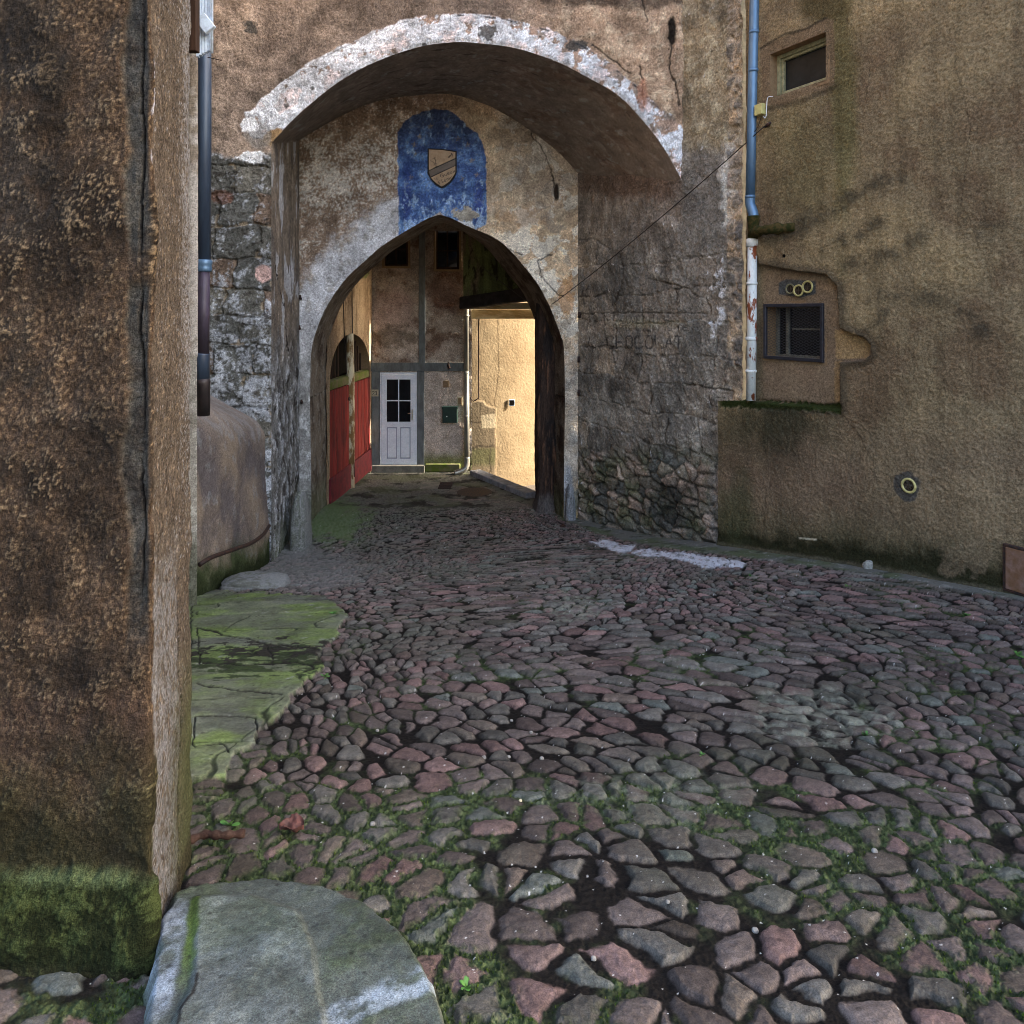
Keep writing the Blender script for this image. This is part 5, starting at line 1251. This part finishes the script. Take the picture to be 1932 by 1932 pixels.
# thin pipe on the ochre wall
tag(MB().tube(spline([q(905,588,15.34), q(903,620,15.34), q(903,740,15.34), q(901,752,15.34), q(892,757,15.34), q(888,750,15.3)], 40), .014, 8).build('thin_pipe', M['iron']), 'thin rusty gas pipe hooking down the sunlit ochre wall', 'pipe')

def sunny_wall():
    ochre = empty('ochre_house', (-.3, 15.5, -3.6), 'sunlit ochre rendered house at the end of the passage with stone quoins', 'house')
    s = np.linspace(0, 3.0, 230); Z1 = np.linspace(-5.2, 2.2, 520); S, Z = np.meshgrid(s, Z1)
    X = -.98+S*.99; Y = 15.42+.24*S+.13*S*S
    P = np.stack([X, Y, Z], -1); px_, py_ = pix(P); sh = S.shape
    n1 = fbm(S*1.4, Z*1.4, 611, 5); n2 = fbm(S*6, Z*6, 612, 5); n3 = fbm(S*26, Z*26, 613, 3)
    C = nz(sh, (176, 150, 108)); C = mix(C, lin(158, 132, 92), ss(n1, -.2, .4)*.7)
    qz_ = ss(sdf(px_+2*n2, py_+2*n2, [(884,757),(912,757),(918,766),(935,770),(935,920),(884,920)]), 1.5, -1.5)
    jd, ra, rb = bricks(S+.2, Z, .9, .62, 91); qc = mix(nz(sh, (158, 136, 102)), lin(128, 110, 82), ra); qc = mix(qc, lin(96, 100, 48), ss(py_+8*n1, 842, 852)*ss(py_, 885, 870)*.7)
    qc = mix(qc, lin(70, 58, 42), ss(jd, .03, .008)*.7); qc = mix(qc, lin(206, 186, 146), ss(sdf(px_, py_, [(908,783),(935,780),(935,807),(909,808)]), 1.2, -1.2)*.8)
    C = mix(C, qc, qz_)
    cr = seg_d(px_+2*n2, py_, [(939,600),(941,700),(934,760),(935,900)]); C = mix(C, lin(96, 76, 50), ss(cr, 1.6, .5)*.7)
    C = mix(C, lin(110, 96, 70), ss(px_, 894, 886)*.6)
    C *= (1+.18*n3)[..., None]
    P = P+np.stack([0*n1, -(.012*n1+.004*n3+.03*qz_), 0*n1], -1)
    grid_obj('rendered_wall', P, C*.48, M['farrender'], ochre)
    MB().box((1.0, 17.6, -.8), (2.0, .9, 4.0)).build('wall_core', M['tan'], ochre)
    v = MB(); c = at(965.5, 760, 15.72)
    for dx, dz, hx, hz in ((0, .055, .065, .010), (0, -.055, .065, .010), (.055, 0, .010, .045), (-.055, 0, .010, .045)): v.box((c[0]+dx*1.1, c[1], c[2]+dz*1.15), (hx, .02, hz), None, .002)
    vv = empty('square_vent', c, 'small white-framed square vent in the middle of the sunlit ochre wall', 'vent'); v.build('frame', M['white_frame'], vv)
    MB().box((c[0], c[1]+.006, c[2]), (.055, .01, .055)).build('grille', M['vent_dark'], vv)
sunny_wall()
# jetty over the passage mouth: blackened beam, mossy wall above, pale lintel
jt = empty('jettied_storey', (-.3, 14.0, .1), 'green mossy jettied storey on a blackened beam over the side alley', 'jetty')
b0, b1 = at(880, 571, 14.6), at(1012, 553, 13.2); dr = (b1-b0); L_ = np.linalg.norm(dr); dr /= L_
bx = np.array([dr, np.cross(UP, dr)/np.linalg.norm(np.cross(UP, dr)), UP])
MB().box((b0+b1)/2+dr*.25+UP*.0, (L_/2+.35, .13, .13), bx, .02).build('beam', M['charwood'], jt)
def jetty_wall():
    S, Z = np.meshgrid(np.linspace(-.1, L_+.8, 130), np.linspace(0, 2.4, 150)); sh = S.shape
    P = (b0+UP*.12)[None, None]+dr[None, None]*S[..., None]+UP*Z[..., None]
    n1 = fbm(S*1.5, Z*1.5, 621, 5); n2 = fbm(S*6, Z*3, 622, 5)
    C = nz(sh, (74, 84, 40)); C = mix(C, lin(112, 96, 74), ss(S+.3*n1, .5, .1)*.8); C = mix(C, lin(94, 112, 44), ss(fbm(S*4, Z*.8, 623, 5), -.1, .3)*.8); C = mix(C, lin(40, 34, 26), ss(n2+ss(S, .9, 1.6)*.4, .1, .4)*.8)
    P = P+np.stack([0*n1, -.02*n2, 0*n1], -1); grid_obj('mossy_wall', P, C, M['plaster'], jt)
jetty_wall()
MB().box((.3, 15.30, at(950, 592, 15.3)[2]), (1.2, .10, .11), None, .012).build('pale_lintel', M['palewood'], jt)
MB().box((.3, 14.9, at(950, 580, 14.9)[2]+.03), (1.3, .06, .07), None, .012).build('pale_joist', M['palewood'], jt)
# ceiling of the covered passage: joists and boards
cl = empty('passage_ceiling', (-1.5, 13.9, 2.0), 'dark boarded ceiling on joists over the passage behind the pointed arch', 'ceiling')
MB().box((-1.2, 13.9, 2.28), (2.9, 1.75, .05)).build('boards', M['darkwood'], cl)
for k in range(5): MB().box((-1.2, 12.75+.6*k, 2.14), (2.9, .07, .09), None, .008).build('joist', M['charwood'], cl)

# left side of the passage with the red cart doors
def cart_wall():
    barn = empty('cart_house', (-3.25, 13.8, -3.5), 'tan plastered outbuilding wall with an arched doorway closed by red doors', 'outbuilding')
    A, Bp = np.array([-3.34, 12.3]), np.array([-3.16, 15.42]); L = np.linalg.norm(Bp-A); d = (Bp-A)/L; nn = np.array([d[1], -d[0], 0.])
    U, Z = np.meshgrid(np.arange(0, L, .013), np.arange(-3.75, 2.3, .013)); sh = U.shape
    P = np.stack([A[0]+d[0]*U, A[1]+d[1]*U, Z], -1); px_, py_ = pix(P)
    def uy(px): k = (px-CX)/F; return (k*A[1]-A[0])/(d[0]-k*d[1])
    uL, uR, uM = .16, L-.20, uy(661)
    arch = [(uL, -4.5), (uL, -1.42)]+[(uM-(uM-uL)*math.cos(a), -1.35+.92*math.sin(a)**.9) for a in np.linspace(.05, math.pi/2, 20)]+[(uM+(uR-uM)*math.sin(a), -1.35+.92*math.cos(a)**.9) for a in np.linspace(0.08, math.pi/2-.05, 20)]+[(uR, -1.42), (uR, -4.5)]
    Us, Zs, s_ = snap(U, Z, arch, .013); keep = cen(sdf(U, Z, arch)) > 0
    n1 = fbm(U*1.3, Z*1.1, 631, 6); n2 = fbm(U*5, Z*4, 632, 5); n3 = fbm(U*22, Z*20, 633, 3)
    C = nz(sh, (184, 152, 108)); C = mix(C, lin(160, 128, 88), ss(n1+.4*n2, -.1, .4)); C = mix(C, lin(130, 104, 74), ss(U, .9, .2)*.6); C = mix(C, lin(120, 96, 60), ss(fbm(U*5, Z*.8, 634, 5), .1, .4)*.5)
    C = mix(C, lin(96, 110, 40), blob(px_, py_, 686, 512, 12, 12, .5, .6, 1, U, Z)*.9); C *= (1+.18*n3)[..., None]
    P = np.stack([A[0]+d[0]*Us, A[1]+d[1]*Us, Zs], -1)+nn*(.02*n1+.008*n2)[..., None]*ss(np.abs(s_), 0, .04)[..., None]
    grid_obj('plaster_wall', P, C, M['plaster'], barn, keep)
    o3 = lambda u, z, off: np.array([A[0]+d[0]*u, A[1]+d[1]*u, z])+nn*off
    ax = np.array([[d[0], d[1], 0], nn, UP])
    # reveals of the doorway
    rv = MB(); pts = arch
    for (u0, z0), (u1, z1) in zip(pts[:-1], pts[1:]): rv.add([o3(u0,z0,.005), o3(u1,z1,.005), o3(u1,z1,-.35), o3(u0,z0,-.35)], [(0,1,2,3)])
    rv.build('doorway_reveal', M['tan'], barn)
    MB().box(o3(L/2, -1.5, -.36), (L/2, .02, 2.6), ax).build('interior', M['black'], barn)
    zt, zl = -1.44, -1.29
    MB().box(o3((uL+uR)/2, (zt+zl)/2+.015, -.10), ((uR-uL)/2-.005, .09, .085), ax, .02).build('transom', M['stonemoss'], barn)
    # bars of the fanlight
    for k in range(1, 14):
        u = uL+(uR-uL)*k/14; a = (u-uM)/((uR-uM) if u > uM else (uM-uL)); zt_ = -1.35+.92*math.sqrt(max(0, 1-a*a))
        if abs(u-uM) > .15 and zt_ > zl+.05: MB().box(o3(u, (zl+zt_)/2, -.16), (.016, .016, (zt_-zl)/2), ax).build('fanlight_bar', M['darkwood'], barn)
    rp_ = MB(); rp_.tube([o3(uM, -3.62, .0), o3(uM-.01, -2.5, .01), o3(uM, -1.4, .0), o3(uM+.01, -.42, -.01)], [.085, .082, .088, .07], 8)
    po = rp_.build('door_post', M['postwood'], barn)
    for k, (u0, u1) in enumerate(((uL+.01, uM-.09), (uM+.09, uR+.02))):
        gb_ = ground(*(A+d*u0))
        dd = MB(); npl = 6; w = (u1-u0)/npl
        for i in range(npl): dd.box(o3(u0+w*(i+.5), (zt-3.40)/2-.0, -.015-.002*(i % 2)), (w/2-.007, .018, (zt+3.40)/2), ax, .006)
        do = dd.build('door', M['red'], barn)
        kb = MB(); kb.box(o3((u0+u1)/2-.03, -3.27, .022), ((u1-u0)/2+.03, .018, .24), ax, .006); kb.build('kick_board', M['red_dark'], do)
        uh = u1-.04 if k == 0 else u0+.04
        MB().tube([o3(uh, -1.72, .0), o3(uh, -1.72, .03)], .035, 12).build('bolt', M['iron'], do)
    # two wires down the wall
    for (x0, x1, yb) in ((645, 652, 735), (661, 660, 930)):
        u0, u1 = uy(x0), uy(x1); zb = -3.3 if yb > 800 else -1.2
        tag(MB().tube(spline([o3(u0, 2.1, .03), o3(u0, .9, .03), o3(u0+.02, -.2, .035), o3(u1, zb, .09 if yb > 800 else .02)], 30), .009, 6).build('wall_cable', M['ink']), 'black cable running down the middle of the red doors' if yb > 800 else 'black cable dropping into the left half of the arched fanlight', 'cable')
M['postwood'] = plain('flaking_white_post', lin(186,176,150), lin(116,90,56), 8, .85, .2, bump=(40, .005), stretch=(1,1,.35), lo=.45, hi=.56)
cart_wall()

# unseen block added behind the gateway to keep sun off the passage floor
MB().box((2.9, 13.75, 2.0), (2.05, 1.38, 6.2)).build('unseen_sun_block', M['stonegrey'], gate)
# blackened post against the right jamb
def post():
    n, m = 90, 420
    A_, T = np.meshgrid(np.linspace(0, 2*np.pi, n), np.linspace(0, 1, m))
    cx_ = (1034-CX)/F*12.05; z0, z1 = -3.62, at(0, 572, 12.0)[2]
    Z = z0+(z1-z0)*T; W = A_
    sq = (np.abs(np.cos(A_))**4+np.abs(np.sin(A_))**4)**-.25
    base = 1+.35*ss(T, .10, .0)
    n1 = fbm(np.cos(A_)*1.2+4, Z*1.1+np.sin(A_), 641, 5); n2 = fbm(np.cos(A_)*5, Z*1.6+np.sin(A_)*5, 642, 5)
    r = sq*base*(1+.14*n1+.10*n2)
    X = cx_+.215*np.cos(A_)*r; Y = 12.1+.34*np.sin(A_)*r
    C = nz(A_.shape, (52, 38, 30)); C = mix(C, lin(34, 28, 26), ss(n1, -.2, .2)); C = mix(C, lin(104, 70, 44), ss(n2, .15, .5)*.7); C = mix(C, lin(84, 78, 74), ss(T+.03*n1, .14, .09)*.9)
    Z = Z+.10*ss(T, .97, 1)*n2
    Xc = np.concatenate([X, np.full((1, n), cx_)]); Yc = np.concatenate([Y, np.full((1, n), 12.1)]); Zc = np.concatenate([Z, np.full((1, n), z1)]); Cc = np.concatenate([C, C[-1:]])
    o = grid_obj('timber_post', np.stack([Xc, Yc, Zc], -1), Cc, M['timber'])
    tag(o, 'thick blackened post standing in the right side of the pointed arch', 'post')
post()
# kerb stones along the alley edge
ka, kb_ = gp(887, 897), gp(992, 941)
kd = kb_-ka; kl = np.linalg.norm(kd); kd /= kl; kn = np.array([-kd[1], kd[0], 0]); kn /= np.linalg.norm(kn); kx = np.array([kd, kn, np.cross(kd, kn)])
kerb = empty('kerb', ka, 'row of grey kerb stones along the edge of the sunlit alley', 'kerb')
for i in range(3): MB().box(ka+kd*kl*(i+.5)/3*1.02+np.array([.10, .06, .01]), (kl/6-.006, .13, .10), kx, .012).build('kerb_stone', M['kerb'], kerb)
# drain grid and cover on the passage floor
g1 = gp(822, 918); g1 = g1+np.array([0, 0, .012])
dg_ = empty('drain_grate', g1, 'flat iron drain grate set in the passage floor', 'drain')
dd = MB(); dd.box(g1, (.30, .28, .006), None, .003); dd.build('cover_plate', M['stonegrey'], dg_)
sl_ = MB()
for k in range(9): sl_.box(g1+np.array([.20, -.24+.06*k, .010]), (.13, .014, .005))
sl_.build('bar', M['iron'], dg_)
mh = gp(895, 930)+np.array([0, 0, .014])
m1 = MB(); m1.tube([mh-np.array([0,0,.01]), mh+np.array([0, 0, .006])], .34, 36)
tag(m1.build('manhole_cover', M['iron']), 'round mossy iron manhole cover on the passage floor', 'manhole')

# ------------------------------------------------------------------ worn stone step at bottom left
def step():
    X, Y = np.meshgrid(np.arange(-1.30, .02, .0042), np.arange(1.25, 2.30, .0042))
    px_poly = [(250,2150),(262,1900),(290,1722),(318,1672),(346,1654),(416,1640),(480,1635),(544,1637),(618,1652),(695,1685),(753,1727),(804,1787),(830,1851),(849,1900),(862,1932),(880,2150)]
    Zt = ground(X, Y)+.085
    px_, py_ = CX+F*X/Y, HY-F*Zt/Y
    n1 = fbm(X*2.5, Y*2.5, 651, 5); n2 = fbm(X*10, Y*10, 652, 5); n3 = fbm(X*60, Y*60, 653, 4)
    s = sdf(px_+5*n2, py_+5*n2, px_poly)/F*1.8+.010*fbm(X*14, Y*14, 655, 5)
    keep = cen(s) < .016
    edge = ss(-s, -.014, .034)
    Z = ground(X, Y)+.085*edge-.02*(1-edge)+.010*n1+.0025*n2+.001*n3
    raised = ss(sdf(px_+8*n1, py_+8*n1, [(370,1700),(470,1690),(560,1720),(590,1790),(600,1870),(640,2100),(330,2200),(300,1990),(360,1850)]), 8, -8)
    Z = Z+.012*raised
    C = nz(X.shape, (68, 74, 70)); C = mix(C, lin(60, 70, 48), ss(n1+.4*n2, -.1, .4)*.8); C = mix(C, lin(96, 102, 102), raised*ss(n2, -.4, .3)*.6)
    C = mix(C, lin(66, 76, 62), raised*(1-ss(py_, 1750, 1850))*.5)
    C = mix(C, lin(104, 112, 112), raised*ss(fbm(X*5, Y*5, 654, 6, .66), .0, .3)*.5)
    C = mix(C, lin(146, 158, 176), ss(sdf(px_+8*n2, py_+6*n2, [(290,1712),(350,1696),(356,1730),(348,1760),(338,1790),(332,1860),(300,1990),(262,2010)]), 8, -6)*.5*ss(n2+.5*n1, -.5, .3))
    C = mix(C, lin(66, 84, 26), ss(np.abs(px_-368+.10*(py_-1700)+12*n2), 16, 6)*ss(py_, 1900, 1780)*ss(py_, 1690, 1700)*.85)
    C = mix(C, lin(138, 150, 162), ss(np.abs((py_-1890)+.42*(px_-700)+14*n2), 36, 16)*ss(px_, 590, 640)*.65*ss(fbm(X*9, Y*9, 656, 6, .66), -.35, .1))
    cr = seg_d(px_+6*n2, py_, [(375,1845),(365,1880),(340,1905),(325,1990)]); C = mix(C, lin(30, 28, 26), ss(cr, 5, 1.5))
    C = mix(C, lin(60, 66, 50), (1-edge)*.6); C = weather(C*.84, X*2, Y*2, 1801, 1.1)
    o = grid_obj('stone_step', np.stack([X, Y, Z], -1), C, M['granite'], None, keep)
    tag(o, 'worn grey half-round stone step at the bottom left corner', 'step')
step()

# ------------------------------------------------------------------ small things on the ground
rs = np.random.RandomState(7)
def surf(px, py, up=.0):
    p = gp(px, py)
    i = np.clip(np.searchsorted(Yr, p[1]), 1, ny-2); j = np.clip(np.searchsorted(tx, p[0]/p[1]), 1, nx-2)
    return np.array([p[0], p[1], Pg[i, j, 2]+up])
stick = [surf(357,1606,.03), surf(385,1600,.045), surf(420,1603,.045), surf(462,1600,.035)]
tag(MB().tube(spline(stick, 16), [.012+.003*math.sin(i*1.9) for i in range(16)], 10).build('stick', M['bark']), 'piece of wet brown bark lying against the left wall', 'stick')
def crumpled_leaf(px, py, size, label, s, mat_=None):
    c = surf(px, py, .012); X, Y = np.meshgrid(np.linspace(-1, 1, 22), np.linspace(-1, 1, 22)); w = np.clip(1-X*X, 0, 1)**.6
    Z = size*(.5*fbm(X*1.3, Y*1.3, s, 4)+.35*np.abs(Y)*w+.35); P = np.stack([c[0]+size*X, c[1]+size*Y*w*.8, c[2]+Z], -1)
    tag(grid_obj('dead_leaf', P, nz(X.shape, (92, 44, 38)), mat_ or M['deadleaf']), label, 'leaf', 'dead leaves on the cobbles')
crumpled_leaf(550, 1580, .042, 'crumpled dark red leaf on the cobbles near the stone step', 3)
crumpled_leaf(1062, 998, .05, 'curled brown leaf beside the right foot of the pointed arch', 9, M['bark'])
def weed(px, py, size, label, s):
    r = np.random.RandomState(s); c = surf(px, py, .0); V = []; Fc = []
    for k in range(r.randint(6, 11)):
        a = r.uniform(0, 6.28); L = size*r.uniform(.5, 1.0); wdt = L*.22; el = r.uniform(.3, 1.1); d_ = np.array([math.cos(a)*math.cos(el), math.sin(a)*math.cos(el), math.sin(el)]); sd_ = np.array([-math.sin(a), math.cos(a), 0])
        o = len(V); 
        for t, w in ((0, .25), (.35, .8), (.65, 1.), (.88, .6)): 
            m_ = c+d_*L*t+np.array([0, 0, -.25*L*t*t]); V += [m_-sd_*wdt*w, m_+sd_*wdt*w]
        V.append(c+d_*L+np.array([0, 0, -.25*L])); Fc += [(o, o+1, o+3, o+2), (o+2, o+3, o+5, o+4), (o+4, o+5, o+7, o+6), (o+6, o+7, o+8)]
    m = MB(); m.add(V, Fc, True); tag(m.build('weed', M['leaf']), label, 'weed', 'small weeds between the cobbles')
for i, (x, y, s, l) in enumerate([(433,1568,.045,'little green weed between the bark and the concrete apron'), (612,1280,.05,'weed sprouting at the ragged edge of the concrete apron'), (1325,1432,.02,'tiny weed among the mid-street cobbles right of centre'),
    (1822,1163,.05,'weed in the cobbles below the rusted hatch'), (1600,1108,.05,'weed in the cobbles under the lone round vent'), (1918,1240,.06,'weed at the right edge of the picture'), (1415,1090,.05,'weed beside the end of the white limewash spill'),
    (628,1165,.05,'weed at the far corner of the concrete apron'), (1635,1390,.035,'weed in the cobbles near the pale worn patch'), (880,1870,.03,'weed beside the curved edge of the stone step')]): weed(x, y, s, l, 20+i)
peb = [(982,1516,'tan'),(703,1560,'w'),(960,1432,'w'),(1022,1437,'w'),(913,1432,'w'),(1002,1388,'w'),(965,1362,'w'),(1260,2217/1.294,'w'),(1120,2345/1.294,'w'),(712,1382,'w'),(1425,1760,'w'),(1650,1612,'w'),(618,1702,'w')]
where = ['tan stone chip above the two green-grey cobbles', 'white chip in the moss above the stone step', 'white chip in mid street, leftmost of a scattered row', 'white chip in mid street beside a dark hole', 'largest of the white chips in mid street', 'white chip higher up the street in mid picture', 'topmost small white chip in mid street',
 'white chip on the cobbles below centre', 'white chip on the dirt near the bottom edge', 'white pebble on the far side of the mossy patch', 'white chip on the lower right cobbles', 'pale bluish chip near the right edge', 'pale chip by the rim of the stone step']
for i, (x, y, k) in enumerate(peb):
    c = surf(x, y, .006); s_ = .005+.004*rs.rand()
    o = rock('stone_chip', tuple(c), (s_*1.3, s_, s_*.7), 700+i*3, M['pebble'] if k == 'w' else M['plate'], None, .3)
    tag(o, where[i], 'stone', 'pale stone chips on the cobbles')
tag(rock('broken_stone', tuple(surf(1645/1.0, 1075, .03)*1.0), (.10, .05, .05), 801, M['concrete'], None, .3, (150,150,142), (110,110,100)), 'lump of pale broken mortar lying at the foot of the roughcast wall', 'rubble')

# ------------------------------------------------------------------ moss tufts in the joints near the camera
def moss():
    r = np.random.RandomState(3); n = 90000
    Y = 1.3+3.6*r.rand(n)**1.3; X = (r.rand(n)*1.6-.62)*Y
    i = np.clip(np.searchsorted(Yr, Y), 1, ny-2); j = np.clip(np.searchsorted(tx, X/Y), 1, nx-2)
    ok = (stone_m[i, j] < .45) & (mossm[i, j] > .3+.4*r.rand(n)) & (ap[i, j] < .3)
    X, Y, i, j = X[ok], Y[ok], i[ok], j[ok]; n = len(X); c = np.stack([X, Y, Pg[i, j, 2]-.001], -1)
    a = r.rand(n)*6.28; L = .003+.006*r.rand(n); tilt = r.rand(n)*.8
    up = np.stack([np.cos(a)*np.sin(tilt), np.sin(a)*np.sin(tilt), np.cos(tilt)], -1); sd_ = np.stack([-np.sin(a), np.cos(a), 0*a], -1); w = (L*.35)[:, None]
    V = np.stack([c-sd_*w, c+sd_*w, c+up*L[:, None]], 1).reshape(-1, 3)
    g = mix(np.broadcast_to(lin(42, 62, 18), (n, 3)), lin(80, 100, 30), r.rand(n)); C = np.repeat(g, 3, 0)*.62
    o = link('moss', raw_mesh('moss', V, np.arange(n*3).reshape(-1, 3), M['cobble'], C, False)); tag(o, 'green moss growing in the joints between the near cobbles', 'moss', kind='stuff')
moss()
